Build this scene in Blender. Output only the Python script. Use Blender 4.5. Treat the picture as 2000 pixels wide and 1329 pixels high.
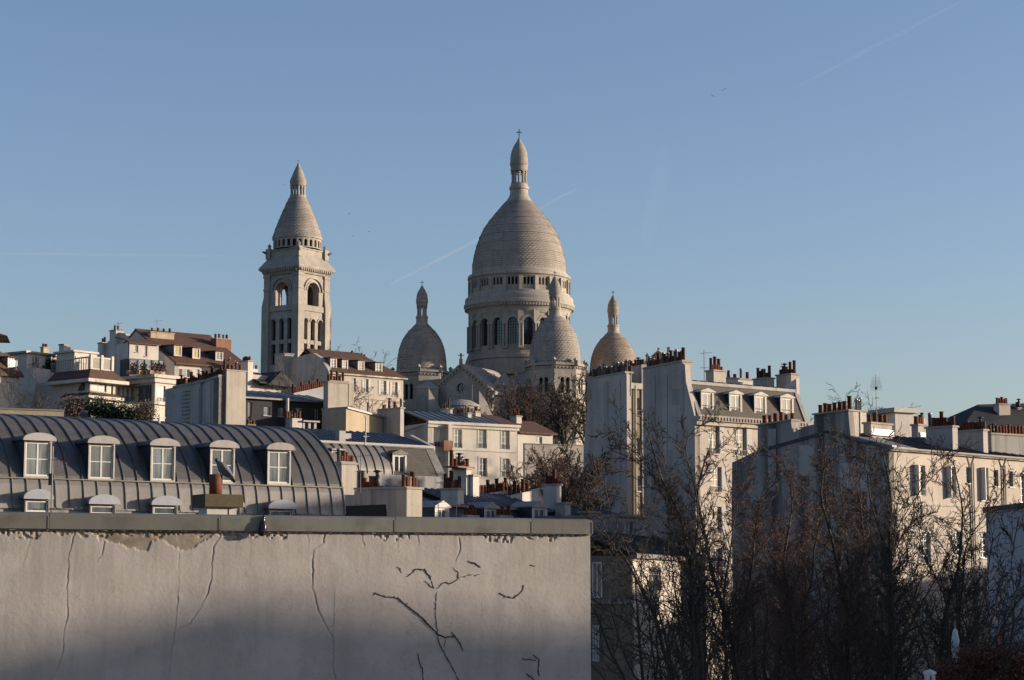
import bpy, math, random
import numpy as np
from mathutils import Vector, Matrix, noise
R = math.radians
rnd = random.Random(7)
S = bpy.context.scene
for o in list(bpy.data.objects): bpy.data.objects.remove(o)
COL = S.collection

# ------------------------------------------------------------------ camera, sky, sun, exposure
F = 4000.0; EYE = 18.0; PITCH = math.atan((1150-664.5)/F)
cam = bpy.data.cameras.new('camera'); camo = bpy.data.objects.new('camera', cam); COL.objects.link(camo)
cam.sensor_width = 36; cam.lens = F/2000*36; cam.clip_end = 30000; cam.clip_start = 0.5
camo.location = (0, 0, EYE); camo.rotation_euler = (math.pi/2+PITCH, 0, 0)
S.camera = camo
SUN_EL = R(9.0); SUN_AZ = R(86.5)          # azimuth clockwise from +Y (the view axis): the sun stands to the right
sd = Vector((math.sin(SUN_AZ)*math.cos(SUN_EL), math.cos(SUN_AZ)*math.cos(SUN_EL), math.sin(SUN_EL)))
W = bpy.data.worlds.new('World'); S.world = W; W.use_nodes = True
wn = W.node_tree; bg = wn.nodes['Background']
sky = wn.nodes.new('ShaderNodeTexSky'); sky.sky_type = 'NISHITA'; sky.sun_disc = False
sky.sun_elevation = SUN_EL; sky.sun_rotation = SUN_AZ
sky.altitude = 100; sky.air_density = 1.0; sky.dust_density = 1.2; sky.ozone_density = 2.2
tint = wn.nodes.new('ShaderNodeMix'); tint.data_type = 'RGBA'; tint.blend_type = 'MULTIPLY'; tint.inputs[0].default_value = 1
tint.inputs[7].default_value = (1.07, 1.01, 1.13, 1)      # white balance of the photograph's clear winter sky
wn.links.new(sky.outputs[0], tint.inputs[6]); wn.links.new(tint.outputs[2], bg.inputs[0]); bg.inputs[1].default_value = 0.088
sl = bpy.data.lights.new('sun', 'SUN'); sl.energy = 3.9; sl.angle = R(0.8); sl.color = (1.0, .83, .65)
so = bpy.data.objects.new('sun', sl); COL.objects.link(so); so.rotation_euler = sd.to_track_quat('Z', 'Y').to_euler()
so.location = (60, 0, 60)
S.view_settings.view_transform = 'Standard'; S.view_settings.look = 'None'
S.view_settings.exposure = 0.98; S.view_settings.gamma = 1; S.view_settings.use_curve_mapping = False
S.cycles.use_denoising = True
S.cycles.max_bounces = 5; S.cycles.volume_bounces = 1; S.cycles.transparent_max_bounces = 8

# ------------------------------------------------------------------ picking real positions
CP, SP = math.cos(PITCH), math.sin(PITCH)
C0 = Vector((0, 0, EYE))
def ray(px, py):
    a = (px-1000)/F; b = (664.5-py)/F
    return Vector((a, CP-b*SP, SP+b*CP))
def at(px, py, Y):
    d = ray(px, py); return C0+d*(Y/d.y)
def atz(px, py, z):
    d = ray(px, py); return C0+d*((z-EYE)/d.z)
def sstep(a, b, x):
    t = min(1, max(0, (x-a)/(b-a))); return t*t*(3-2*t)
def gz(x, y):      # the hill
    pts = [(-1e9, 0), (60, 0), (100, 2.5), (150, 9), (200, 20), (250, 29), (330, 38), (400, 45), (460, 47), (800, 30), (1500, 0), (1e9, 0)]
    for (a, ha), (b, hb) in zip(pts, pts[1:]):
        if y <= b:
            t = (y-a)/(b-a) if a > -1e8 and b < 1e8 else 0
            h = ha+(hb-ha)*t*t*(3-2*t) if b < 1e8 else hb
            return h*(1-.6*sstep(120, 400, abs(x)))
    return 0

# ------------------------------------------------------------------ mesh builder
class MB:
    def __init__(s): s.v = []; s.f = []; s.sm = False
    def add(s, vs, fs):
        n = len(s.v); s.v.extend(tuple(p) for p in vs); s.f.extend(tuple(i+n for i in f) for f in fs); return s
    def box(s, x0, x1, y0, y1, z0, z1):
        vs = [(x, y, z) for z in (z0, z1) for y in (y0, y1) for x in (x0, x1)]
        return s.add(vs, [(0, 2, 3, 1), (4, 5, 7, 6), (0, 1, 5, 4), (2, 6, 7, 3), (0, 4, 6, 2), (1, 3, 7, 5)])
    def quad(s, a, b, c, d): return s.add([a, b, c, d], [(0, 1, 2, 3)])
    def prism_u(s, poly, u0, u1):       # poly of (v,z), run along x
        n = len(poly); vs = [(u0, v, z) for v, z in poly]+[(u1, v, z) for v, z in poly]
        fs = [tuple(range(n)), tuple(range(2*n-1, n-1, -1))]+[(i, i+n, (i+1) % n+n, (i+1) % n) for i in range(n)]
        return s.add(vs, fs)
    def prism_v(s, poly, v0, v1):       # poly of (u,z), run along y
        n = len(poly); vs = [(u, v0, z) for u, z in poly]+[(u, v1, z) for u, z in poly]
        fs = [tuple(range(n-1, -1, -1)), tuple(range(n, 2*n))]+[(i, (i+1) % n, (i+1) % n+n, i+n) for i in range(n)]
        return s.add(vs, fs)
    def sheet_u(s, prof, u0, u1, th=.12):   # an open profile of (v,z), thick, run along x
        low = [(v, z-th) for v, z in prof]
        return s.prism_u(list(prof)+low[::-1], u0, u1)
    def tube(s, pts, rs, n=5, cap=True):
        pts = [Vector(p) for p in pts]
        if not hasattr(rs, '__len__'): rs = [rs]*len(pts)
        base = len(s.v); prev = None
        for i, p in enumerate(pts):
            d = (pts[min(i+1, len(pts)-1)]-pts[max(i-1, 0)])
            if d.length < 1e-9: d = Vector((0, 0, 1))
            d.normalize()
            if prev is None: x = d.orthogonal().normalized()
            else:
                x = prev-d*prev.dot(d)
                x = x.normalized() if x.length > 1e-6 else d.orthogonal().normalized()
            prev = x; y = d.cross(x); r = rs[i]
            for k in range(n):
                a = 2*math.pi*k/n; q = p+x*(math.cos(a)*r)+y*(math.sin(a)*r); s.v.append((q.x, q.y, q.z))
        for i in range(len(pts)-1):
            for k in range(n):
                a = base+i*n+k; b = base+i*n+(k+1) % n; s.f.append((a, b, b+n, a+n))
        if cap:
            s.f.append(tuple(base+k for k in range(n-1, -1, -1))); e = base+(len(pts)-1)*n
            s.f.append(tuple(e+k for k in range(n)))
        return s
    def lathe(s, prof, n=32, cx=0, cy=0, a0=0, caps=False):   # prof of (r,z) bottom to top or top to bottom
        base = len(s.v)
        for r, z in prof:
            for k in range(n):
                a = a0+2*math.pi*k/n; s.v.append((cx+r*math.cos(a), cy+r*math.sin(a), z))
        for i in range(len(prof)-1):
            for k in range(n):
                a = base+i*n+k; b = base+i*n+(k+1) % n; s.f.append((a, b, b+n, a+n))
        if caps:
            s.f.append(tuple(base+k for k in range(n-1, -1, -1))); e = base+(len(prof)-1)*n
            s.f.append(tuple(e+k for k in range(n)))
        return s
    def mesh(s, name, mat):
        me = bpy.data.meshes.new(name); me.from_pydata(s.v, [], s.f)
        if mat: me.materials.append(mat)
        if s.sm:
            me.polygons.foreach_set('use_smooth', [True]*len(me.polygons))
        return me
    def build(s, name, mat, parent=None, loc=(0, 0, 0), rotz=0):
        return put(name, s.mesh(name, mat), parent, loc, rotz)
def put(name, me, parent=None, loc=(0, 0, 0), rotz=0):
    o = bpy.data.objects.new(name, me); COL.objects.link(o); o.parent = parent; o.location = loc; o.rotation_euler.z = rotz
    return o
def tag(o, label=None, cat=None, group=None, kind=None):
    if label: o['label'] = label
    if cat: o['category'] = cat
    if group: o['group'] = group
    if kind: o['kind'] = kind
    return o
def empty(name, loc, rz=0, label=None, cat=None, group=None):
    o = bpy.data.objects.new(name, None); COL.objects.link(o); o.location = loc; o.rotation_euler.z = rz
    return tag(o, label, cat, group)

# ------------------------------------------------------------------ materials
def nodes(name):
    m = bpy.data.materials.new(name); m.use_nodes = True; nt = m.node_tree
    return m, nt, nt.nodes['Principled BSDF']
def N(nt, t, **k):
    n = nt.nodes.new(t)
    for a, b in k.items():
        if a.startswith('i_'): n.inputs[a[2:].replace('_', ' ')].default_value = b
        else: setattr(n, a, b)
    return n
def c4(c): return (c[0], c[1], c[2], 1)
def mixc(nt, fac, a, b, mode='MIX'):
    n = nt.nodes.new('ShaderNodeMix'); n.data_type = 'RGBA'; n.blend_type = mode
    for sock, val in ((n.inputs['Factor'], fac), (n.inputs[6], a), (n.inputs[7], b)):
        if hasattr(val, 'is_linked') or hasattr(val, 'links'): nt.links.new(val, sock)
        elif isinstance(val, (int, float)): sock.default_value = val
        else: sock.default_value = c4(val)
    return n.outputs[2]
def mapr(nt, v, a, b, c=0, d=1):
    n = N(nt, 'ShaderNodeMapRange'); nt.links.new(v, n.inputs[0])
    for i, x in enumerate((a, b, c, d)): n.inputs[i+1].default_value = x
    return n.outputs[0]
def noisen(nt, vec, scale, det=4, rough=.6, stretch=None):
    if stretch:
        mp = N(nt, 'ShaderNodeMapping'); mp.inputs['Scale'].default_value = stretch; nt.links.new(vec, mp.inputs[0]); vec = mp.outputs[0]
    n = N(nt, 'ShaderNodeTexNoise'); n.inputs['Scale'].default_value = scale; n.inputs['Detail'].default_value = det
    n.inputs['Roughness'].default_value = rough; nt.links.new(vec, n.inputs[0]); return n.outputs[0]
def objvec(nt): return N(nt, 'ShaderNodeTexCoord').outputs['Object']
def bump(nt, p, h, st=.3, dist=.02):
    b = N(nt, 'ShaderNodeBump'); b.inputs['Strength'].default_value = st; b.inputs['Distance'].default_value = dist
    nt.links.new(h, b.inputs['Height']); nt.links.new(b.outputs[0], p.inputs['Normal'])
def plaster(name, col, dirt=(.12, .11, .10), amt=.35, streak=.4, rough=.9, sc=1.0, st=(.48, .78)):
    col = [x*.72 for x in col]; dirt = [x*.8 for x in dirt]
    m, nt, p = nodes(name); v = objvec(nt)
    big = mapr(nt, noisen(nt, v, .45*sc, 6, .65), .38, .68)
    st = mapr(nt, noisen(nt, v, 1.6*sc, 5, .6, (1, 1, .07)), *st)
    fine = noisen(nt, v, 9*sc, 4, .7)
    c = mixc(nt, big, col, [x*.78 for x in col])
    m1 = N(nt, 'ShaderNodeMath', operation='MULTIPLY'); nt.links.new(st, m1.inputs[0]); m1.inputs[1].default_value = streak
    c = mixc(nt, m1.outputs[0], c, dirt)
    sp = mapr(nt, noisen(nt, v, 2.3*sc, 7, .75), .56, .74, 0, amt)
    c = mixc(nt, sp, c, dirt)
    c = mixc(nt, mapr(nt, fine, .3, .7, 0, .16), c, [x*.6 for x in col])
    nt.links.new(c, p.inputs['Base Color']); p.inputs['Roughness'].default_value = rough
    p.inputs['Specular IOR Level'].default_value = .2
    bump(nt, p, fine, .35, .02)
    return m
def metal(name, col, rough=.5, met=.35, var=.45):
    m, nt, p = nodes(name); v = objvec(nt)
    oi = N(nt, 'ShaderNodeObjectInfo')
    a = mapr(nt, noisen(nt, v, 1.1, 6, .65), .35, .7)
    b = mapr(nt, noisen(nt, v, 2.0, 5, .7, (1, 1, .12)), .5, .8, 0, .7)
    c = mixc(nt, a, col, [x*(1-var) for x in col])
    c = mixc(nt, b, c, [min(1, x*1.35) for x in col])
    c = mixc(nt, mapr(nt, noisen(nt, v, .55, 7, .75), .52, .62, 0, .55), c, [x*.45 for x in col])
    c = mixc(nt, mapr(nt, noisen(nt, v, 2.8, 8, .8), .66, .72, 0, .5), c, (.5, .49, .46))
    c = mixc(nt, mapr(nt, oi.outputs['Random'], 0, 1, 0, .45), c, [x*.55 for x in col])
    nt.links.new(c, p.inputs['Base Color']); p.inputs['Metallic'].default_value = met
    nt.links.new(mapr(nt, a, 0, 1, rough-.1, rough+.15), p.inputs['Roughness'])
    bump(nt, p, noisen(nt, v, 3, 3, .5), .25, .02)
    return m
def plain(name, col, rough=.6, met=0, var=.25, sc=4):
    m, nt, p = nodes(name); v = objvec(nt); oi = N(nt, 'ShaderNodeObjectInfo')
    c = mixc(nt, mapr(nt, noisen(nt, v, sc, 4, .6), .35, .7, 0, 1), col, [x*(1-var) for x in col])
    c = mixc(nt, mapr(nt, oi.outputs['Random'], 0, 1, 0, .75 if 'clay' in name else .3), c, [x*.4 for x in col])
    if 'clay' in name:      # soot round the mouth of each pot
        sz = N(nt, 'ShaderNodeSeparateXYZ'); nt.links.new(v, sz.inputs[0]); c = mixc(nt, mapr(nt, sz.outputs[2], .25, .55, 0, .55), c, (.03, .02, .018))
    nt.links.new(c, p.inputs['Base Color']); p.inputs['Roughness'].default_value = rough; p.inputs['Metallic'].default_value = met
    return m
def tiles(name, c1, c2, bw=.25, bh=.12, mort=(.03, .03, .03), rough=.8, ax='uz', bs=.5, msize=.012, off=.5):
    # courses of tiles or stones in object space (x, z)
    m, nt, p = nodes(name); v = objvec(nt)
    sx = N(nt, 'ShaderNodeSeparateXYZ'); nt.links.new(v, sx.inputs[0]); cx = N(nt, 'ShaderNodeCombineXYZ')
    if ax == 'cyl':      # wrap round the local z axis
        at2 = N(nt, 'ShaderNodeMath', operation='ARCTAN2'); nt.links.new(sx.outputs[1], at2.inputs[0]); nt.links.new(sx.outputs[0], at2.inputs[1])
        mu = N(nt, 'ShaderNodeMath', operation='MULTIPLY'); nt.links.new(at2.outputs[0], mu.inputs[0]); mu.inputs[1].default_value = 8; nt.links.new(mu.outputs[0], cx.inputs[0])
    elif ax == 'both':
        ad = N(nt, 'ShaderNodeMath', operation='ADD'); nt.links.new(sx.outputs[0], ad.inputs[0]); nt.links.new(sx.outputs[1], ad.inputs[1]); nt.links.new(ad.outputs[0], cx.inputs[0])
    else: nt.links.new(sx.outputs[0], cx.inputs[0])
    nt.links.new(sx.outputs[2], cx.inputs[1])
    br = N(nt, 'ShaderNodeTexBrick', offset=off); nt.links.new(cx.outputs[0], br.inputs[0])
    br.inputs['Scale'].default_value = 1; br.inputs['Brick Width'].default_value = bw; br.inputs['Row Height'].default_value = bh
    br.inputs['Mortar Size'].default_value = msize; br.inputs['Color1'].default_value = c4(c1); br.inputs['Color2'].default_value = c4(c2); br.inputs['Mortar'].default_value = c4(mort)
    c = mixc(nt, mapr(nt, noisen(nt, v, .5, 6, .7), .4, .7, 0, .6), br.outputs[0], [x*.55 for x in c1])
    c = mixc(nt, mapr(nt, noisen(nt, v, 1.2, 5, .7, (1, 1, .1)), .48, .74, 0, .6), c, [x*.42 for x in c1])
    if ax != 'uz': c = mixc(nt, mapr(nt, noisen(nt, v, .16, 8, .72, (1, 1, .6)), .45, .66, 0, .55), c, [x*.45 for x in c1])
    nt.links.new(c, p.inputs['Base Color']); p.inputs['Roughness'].default_value = rough; p.inputs['Specular IOR Level'].default_value = .25
    bump(nt, p, br.outputs['Fac'], -bs, .03)
    return m
def glassm(name, col, rough=.08):
    m, nt, p = nodes(name); v = objvec(nt); oi = N(nt, 'ShaderNodeObjectInfo')
    c = mixc(nt, mapr(nt, noisen(nt, v, 1.3, 2, .5, (3, 1, .3)), .42, .58), col, [x*.35 for x in col])
    c = mixc(nt, mapr(nt, oi.outputs['Random'], 0, 1, 0, .75), c, [x*.25 for x in col])
    nt.links.new(c, p.inputs['Base Color']); p.inputs['Roughness'].default_value = rough; p.inputs['Specular IOR Level'].default_value = .9
    return m
M = {}
M['white'] = plaster('white_plaster', (.74, .69, .62), amt=.25, streak=.25)
M['cream'] = plaster('cream_plaster', (.62, .55, .47), amt=.28, streak=.22)
M['grey'] = plaster('grey_render', (.54, .505, .475), amt=.5, streak=.45)
M['party'] = plaster('old_party_wall', (.60, .545, .50), dirt=(.20, .18, .165), amt=.95, streak=.55, sc=.5)
M['greyd'] = plaster('stained_render', (.44, .42, .40), dirt=(.05, .045, .04), amt=.5, streak=.75)
M['beige'] = plaster('beige_render', (.56, .51, .43), amt=.35, streak=.5)
M['ochre'] = plaster('ochre_render', (.58, .48, .33), amt=.4, streak=.3)
M['streaked'] = plaster('streaked_render', (.42, .395, .37), dirt=(.06, .055, .05), amt=.5, streak=.9, sc=.45, st=(.44, .6))
M['bluew'] = plaster('smooth_grey_render', (.50, .52, .55), amt=.15, streak=.2)
M['brown'] = plaster('brown_render', (.30, .25, .19), amt=.4, streak=.4)
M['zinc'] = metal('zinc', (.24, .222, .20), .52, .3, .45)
M['zincu'] = metal('weathered_shaded_upper_zinc', (.15, .14, .13), .5, .35, .5)  # stained sheets; colour also darkened to deepen the shade on the upper roof
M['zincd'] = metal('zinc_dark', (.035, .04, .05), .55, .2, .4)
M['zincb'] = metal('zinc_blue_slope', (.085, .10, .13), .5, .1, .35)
M['lead'] = plain('lead_trim', (.26, .25, .24), .55, .1)
M['cap'] = metal('coping_cover', (.17, .165, .135), .6, .1, .35)
M['slate'] = tiles('slate', (.13, .115, .095), (.10, .09, .08), .22, .11, bs=.35)
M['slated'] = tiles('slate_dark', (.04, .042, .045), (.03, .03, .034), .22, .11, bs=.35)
M['redtile'] = tiles('red_tile', (.15, .075, .05), (.11, .055, .04), .2, .14, bs=.4)
M['browntile'] = tiles('brown_tile', (.13, .075, .05), (.10, .055, .04), .2, .14, bs=.4)
M['stone'] = tiles('pale_ashlar', (.385, .35, .30), (.355, .325, .28), 1.1, .5, (.28, .255, .22), .85, 'both', .3, .02)
M['dome'] = tiles('weathered_dome_stone', (.38, .34, .295), (.33, .295, .255), .8, .42, (.24, .21, .18), .9, 'cyl', .6, .04)
M['dome2'] = tiles('browner_dome_stone', (.36, .30, .245), (.31, .26, .21), .8, .42, (.21, .17, .14), .9, 'cyl', .6, .04)
M['stoned'] = plaster('old_stone', (.46, .42, .37), dirt=(.1, .09, .08), amt=.5, streak=.4)
M['clay'] = plain('clay', (.20, .062, .03), .85, 0, .5, 6)
M['clayp'] = plain('pale_clay', (.40, .26, .17), .85, 0, .4, 6)
M['steel'] = plain('flue_metal', (.45, .45, .46), .35, .8, .3)
M['dark'] = plain('dark_metal', (.03, .03, .033), .5, .3)
M['black'] = plain('black_plastic', (.01, .01, .012), .25)
M['frame'] = plain('white_paint', (.62, .60, .56), .5, 0, .15)
M['framew'] = plain('weathered_paint', (.50, .45, .39), .6, 0, .3)
M['shutter'] = plain('grey_shutter', (.30, .29, .28), .6, 0, .2)
M['pane'] = glassm('window_glass', (.20, .23, .25))
M['paned'] = glassm('dark_window_glass', (.04, .045, .05))
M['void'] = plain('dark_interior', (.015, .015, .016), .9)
M['blind'] = plain('orange_blind', (.55, .38, .16), .8, 0, .2)
M['bark'] = plain('bark', (.055, .045, .035), .9, 0, .5, 8)
M['twig'] = plain('red_twig', (.115, .06, .042), .85, 0, .5, 3)
M['twigd'] = plain('brown_twig', (.06, .043, .033), .85, 0, .5, 3)
M['leafd'] = plain('hedge_leaf', (.035, .05, .018), .7, 0, .6, 5)
M['leafr'] = plain('rust_leaf', (.075, .032, .02), .7, 0, .6, 5)
M['brickm'] = tiles('red_brick', (.30, .13, .08), (.24, .10, .06), .22, .08, (.2, .17, .14), .85, 'both')
M['moss'] = plaster('mossy_concrete', (.14, .11, .065), dirt=(.035, .032, .018), amt=.95, streak=.3, sc=4)
M['ground'] = plain('town_ground', (.09, .085, .075), .95, 0, .4, .4)
M['leafr2'] = plain('russet_leaf', (.19, .065, .035), .7, 0, .6, 5)
M['villa'] = plaster('villa_plaster', (.74, .69, .60), amt=.2, streak=.2)
M['red'] = plain('red_cloth', (.45, .02, .025), .7)
M['whitec'] = plain('white_cover', (.7, .7, .7), .6)

# ------------------------------------------------------------------ building kit
CACHE = {}
def shared(key, fn):
    if key not in CACHE: CACHE[key] = fn()
    return CACHE[key]
def r2(x): return round(x, 2)
def win_meshes(w, h, bars, mat, gl, divs):
    def fr():
        m = MB(); t = .07
        m.box(-w/2, w/2, 0, .06, 0, t).box(-w/2, w/2, 0, .06, h-t, h).box(-w/2, -w/2+t, 0, .06, t, h-t).box(w/2-t, w/2, 0, .06, t, h-t)
        for i in range(1, divs): x = -w/2+w*i/divs; m.box(x-.04, x+.04, -.005, .055, t, h-t)
        for k in range(1, bars+1):
            z = h*k/(bars+1); m.box(-w/2+t, w/2-t, .005, .05, z-.02, z+.02)
        return m.mesh('window', M[mat])
    def pn():
        return MB().box(-w/2+.03, w/2-.03, .02, .035, .03, h-.03).mesh('pane', M[gl])
    return shared(('wf', r2(w), r2(h), bars, mat, divs), fr), shared(('wp', r2(w), r2(h), gl), pn)
def rail_mesh(w, h=.45):
    def f():
        m = MB(); m.box(-w/2, w/2, -.02, .01, h-.03, h).box(-w/2, w/2, -.02, .01, .03, .06)
        n = max(3, int(w/.14))
        for i in range(n+1): x = -w/2+w*i/n; m.box(x-.01, x+.01, -.015, .005, .05, h)
        return m.mesh('railing', M['dark'])
    return shared(('rl', r2(w), h), f)
def shut_mesh(w, h, mat):
    def f():
        m = MB(); m.box(0, w, -.04, 0, 0, h)
        n = int(h/.12)
        for i in range(n): m.box(.05, w-.05, -.055, -.04, .05+i*h/n, .05+i*h/n+.06)
        return m.mesh('shutter', M[mat])
    return shared(('sh', r2(w), r2(h), mat), f)
def pot_mesh(kind):
    def f():
        m = MB(); m.sm = True
        if kind == 'clay': m.lathe([(.0, 0), (.15, 0), (.13, .45), (.155, .47), (.155, .54), (.11, .54), (.10, .3)], 10); return m.mesh('chimney_pot', M['clay'])
        if kind == 'short': m.lathe([(.0, 0), (.15, 0), (.14, .32), (.16, .33), (.16, .38), (.11, .38), (.1, .2)], 10); return m.mesh('chimney_pot', M['clay'])
        if kind == 'pale': m.lathe([(.0, 0), (.14, 0), (.13, .42), (.155, .44), (.155, .5), (.11, .5), (.1, .3)], 10); return m.mesh('chimney_pot', M['clayp'])
        if kind == 'tall': m.lathe([(.0, 0), (.13, 0), (.12, .8), (.14, .81), (.14, .88), (.1, .88), (.1, .6)], 10); return m.mesh('chimney_pot', M['clay'])
        if kind == 'steel': m.lathe([(.0, 0), (.11, 0), (.11, .75), (.14, .76), (.14, .8), (.0, .88)], 10); return m.mesh('chimney_pot', M['steel'])
        if kind == 'cowl':
            m.lathe([(.0, 0), (.12, 0), (.12, .55), (.09, .55), (.09, .7), (.26, .72), (.26, .75), (.0, .82)], 10); return m.mesh('chimney_pot', M['dark'])
    return shared(('pot', kind), f)

class Bld:
    def __init__(s, name, label, cat, p0, Y, p1=None, ang=None, group=None, base=None):
        P = at(p0[0], p0[1], Y)
        if p1: Q = atz(p1[0], p1[1], P.z); ang = math.atan2(Q.y-P.y, Q.x-P.x); s.W = math.hypot(Q.x-P.x, Q.y-P.y)
        s.ang = ang; s.P = P; s.base = gz(P.x, P.y)-.6 if base is None else base
        s.H = P.z-s.base; s.ca, s.sa = math.cos(ang), math.sin(ang)
        s.root = empty(name, (P.x, P.y, s.base), ang, label, cat, group)
    def L(s, px, py, v=0):
        d = ray(px, py); o = C0-Vector((s.P.x, s.P.y, s.base))
        lx, ly = o.x*s.ca+o.y*s.sa, -o.x*s.sa+o.y*s.ca; dx, dy = d.x*s.ca+d.y*s.sa, -d.x*s.sa+d.y*s.ca
        t = (v-ly)/dy; return lx+dx*t, o.z+d.z*t
    def S(s, px, py, u=0):
        d = ray(px, py); o = C0-Vector((s.P.x, s.P.y, s.base))
        lx, ly = o.x*s.ca+o.y*s.sa, -o.x*s.sa+o.y*s.ca; dx, dy = d.x*s.ca+d.y*s.sa, -d.x*s.sa+d.y*s.ca
        t = (u-lx)/dx; return ly+dy*t, o.z+d.z*t
    def Z(s, px, py, z):     # where the line of sight meets the height z: local (u, v)
        d = ray(px, py); o = C0-Vector((s.P.x, s.P.y, s.base)); t = (z-o.z)/d.z
        lx, ly = o.x*s.ca+o.y*s.sa, -o.x*s.sa+o.y*s.ca; dx, dy = d.x*s.ca+d.y*s.sa, -d.x*s.sa+d.y*s.ca
        return lx+dx*t, ly+dy*t
    def part(s, name, mb, mat, parent=None, loc=(0, 0, 0), rotz=0, label=None):
        o = mb.build(name, M[mat] if isinstance(mat, str) else mat, parent or s.root, loc, rotz)
        if label: o['label'] = label
        return o
    def panel(s, mb, u0, u1, z0, z1, holes, v=0, dep=.22):
        us = sorted({u0, u1, *[min(max(h[i], u0), u1) for h in holes for i in (0, 1)]}); zs = sorted({z0, z1, *[min(max(h[i], z0), z1) for h in holes for i in (2, 3)]})
        for a, b in zip(us, us[1:]):
            for c, d in zip(zs, zs[1:]):
                cu, cz = (a+b)/2, (c+d)/2
                if b-a < 1e-6 or d-c < 1e-6 or any(h[0] < cu < h[1] and h[2] < cz < h[3] for h in holes): continue
                mb.quad((a, v, c), (b, v, c), (b, v, d), (a, v, d))
        for a, b, c, d in holes:
            w = v+dep
            mb.quad((a, v, c), (a, v, d), (a, w, d), (a, w, c)); mb.quad((b, v, d), (b, v, c), (b, w, c), (b, w, d))
            mb.quad((a, v, d), (b, v, d), (b, w, d), (a, w, d)); mb.quad((b, v, c), (a, v, c), (a, w, c), (b, w, c))
    def holes(s, px_wins, v=0):
        out = []
        for w in px_wins:
            x0, x1, y0, y1 = w[:4]; xm = (x0+x1)/2
            u0 = s.L(x0, (y0+y1)/2, v)[0]; u1 = s.L(x1, (y0+y1)/2, v)[0]; zt = s.L(xm, y0, v)[1]; zb = s.L(xm, y1, v)[1]
            out.append((u0, u1, zb, zt))
        return out
    def window(s, h, v=0, bars=3, divs=2, mat='frame', gl='pane', rail=False, shut=None, sill=True, dep=.14, surround=None, parent=None):
        u0, u1, z0, z1 = h; w, hh = u1-u0, z1-z0; w0, w1 = r2(w), r2(hh)
        fm, pm = win_meshes(w0, w1, bars, mat, gl, divs)
        f = put('window', fm, parent or s.root, ((u0+u1)/2, v+dep, z0))
        if parent is None:
            put('pane', pm, f)
            if rail: put('railing', rail_mesh(w0+.05), f, (0, -dep-.04, 0))
            if sill: put('sill', shared(('sill', w0), lambda: MB().box(-w0/2-.08, w0/2+.08, -.1, .02, -.08, 0).mesh('sill', M['lead'])), f, (0, -dep, 0))
            if shut:
                sm = shut_mesh(w0*.5, w1, shut)
                put('shutter', sm, f, (w0/2+.01, -dep, 0)); put('shutter', sm, f, (-w0/2-w0*.5-.01, -dep, 0))
            if surround:
                def g():
                    t = .16; q = MB(); q.box(-w0/2-t, -w0/2, -.04, 0, 0, w1+t).box(w0/2, w0/2+t, -.04, 0, 0, w1+t).box(-w0/2, w0/2, -.04, 0, w1, w1+t); return q.mesh('surround', M[surround])
                put('surround', shared(('sur', w0, w1, surround), g), f, (0, -dep, 0))
        else:
            put('pane', pm, parent, ((u0+u1)/2, v+dep, z0))
        return f
    def body(s, W, D, H, wins, mat, gable=None, z0=0, v=0, gable2=None, dep=.22, name='wall'):
        mb = MB(); s.panel(mb, 0, W, z0, H, wins, v, dep)
        g = gable or [(v, H), (D, H)]; g2 = gable2 or [(v, H), (D, H)]
        mb.prism_u([(v, z0)]+[(a, b) for a, b in g]+[(g[-1][0], z0)], 0, .05)
        mb.prism_u([(v, z0)]+[(a, b) for a, b in g2]+[(g2[-1][0], z0)], W-.05, W)
        mb.quad((W, g2[-1][0], z0), (0, g[-1][0], z0), (0, g[-1][0], H), (W, g2[-1][0], H))
        return s.part(name, mb, mat)
    def roof(s, prof, u0, u1, mat, th=.12, ribs=0, name='roof', rh=.05):
        mb = MB(); mb.sheet_u(prof, u0, u1, th)
        if ribs:
            n = max(2, int(abs(u1-u0)/ribs))
            for i in range(n+1):
                u = u0+(u1-u0)*i/n
                mb.sheet_u([(a, b+rh) for a, b in prof], u-.025, u+.025, rh+.01)
        return s.part(name, mb, mat)
    def stack(s, u0, u1, v0, v1, z0, z1, mat='grey', pots=(), cap='stoned', along=None, label=None, rows=1, slope=0):
        mb = MB(); mb.prism_u([(v0, z0), (v0, z1), (v1, z1+slope), (v1, z0)], u0, u1)
        o = s.part('chimney_stack', mb, mat, label=label)
        cm = MB(); cm.prism_u([(v0-.08, z1), (v0-.08, z1+.12), (v1+.08, z1+slope+.12), (v1+.08, z1+slope)], u0-.08, u1+.08)
        s.part('chimney_cap', cm, cap, o)
        s.pots(o, u0, u1, v0, v1, z1+.12, pots, along, rows, slope)
        return o
    def pots(s, o, u0, u1, v0, v1, z, pots, along=None, rows=1, slope=0):
        if not pots: return
        along = along or ('u' if u1-u0 > v1-v0 else 'v'); n = len(pots)
        for i, k in enumerate(pots):
            if k == '-': continue
            t = (i+.5)/n; j = rnd.uniform(-.04, .04)
            u, v = (u0+(u1-u0)*t, (v0+v1)/2+j) if along == 'u' else ((u0+u1)/2+j, v0+(v1-v0)*t)
            kind = {'c': 'clay', 's': 'short', 'p': 'pale', 't': 'tall', 'm': 'steel', 'w': 'cowl'}[k]
            p = put('chimney_pot', pot_mesh(kind), o, (u, v, z+slope*(v-v0)/(v1-v0)), rnd.uniform(0, 6)); q = rnd.uniform(.88, 1.12); p.scale = (q, q, q*rnd.uniform(.85, 1.15))
    def stackpx(s, xl, xc, xr, yt, yb, v, **k):
        u0, z1 = s.L(xc, yt, v); u1 = s.L(xr, yt, v)[0]; zb = s.L(xc, yb, v)[1]; vb = s.S(xl, yt, u0)[0]
        return s.stack(u0, u1, v, vb, zb-.6, z1-.12, **k)
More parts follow.
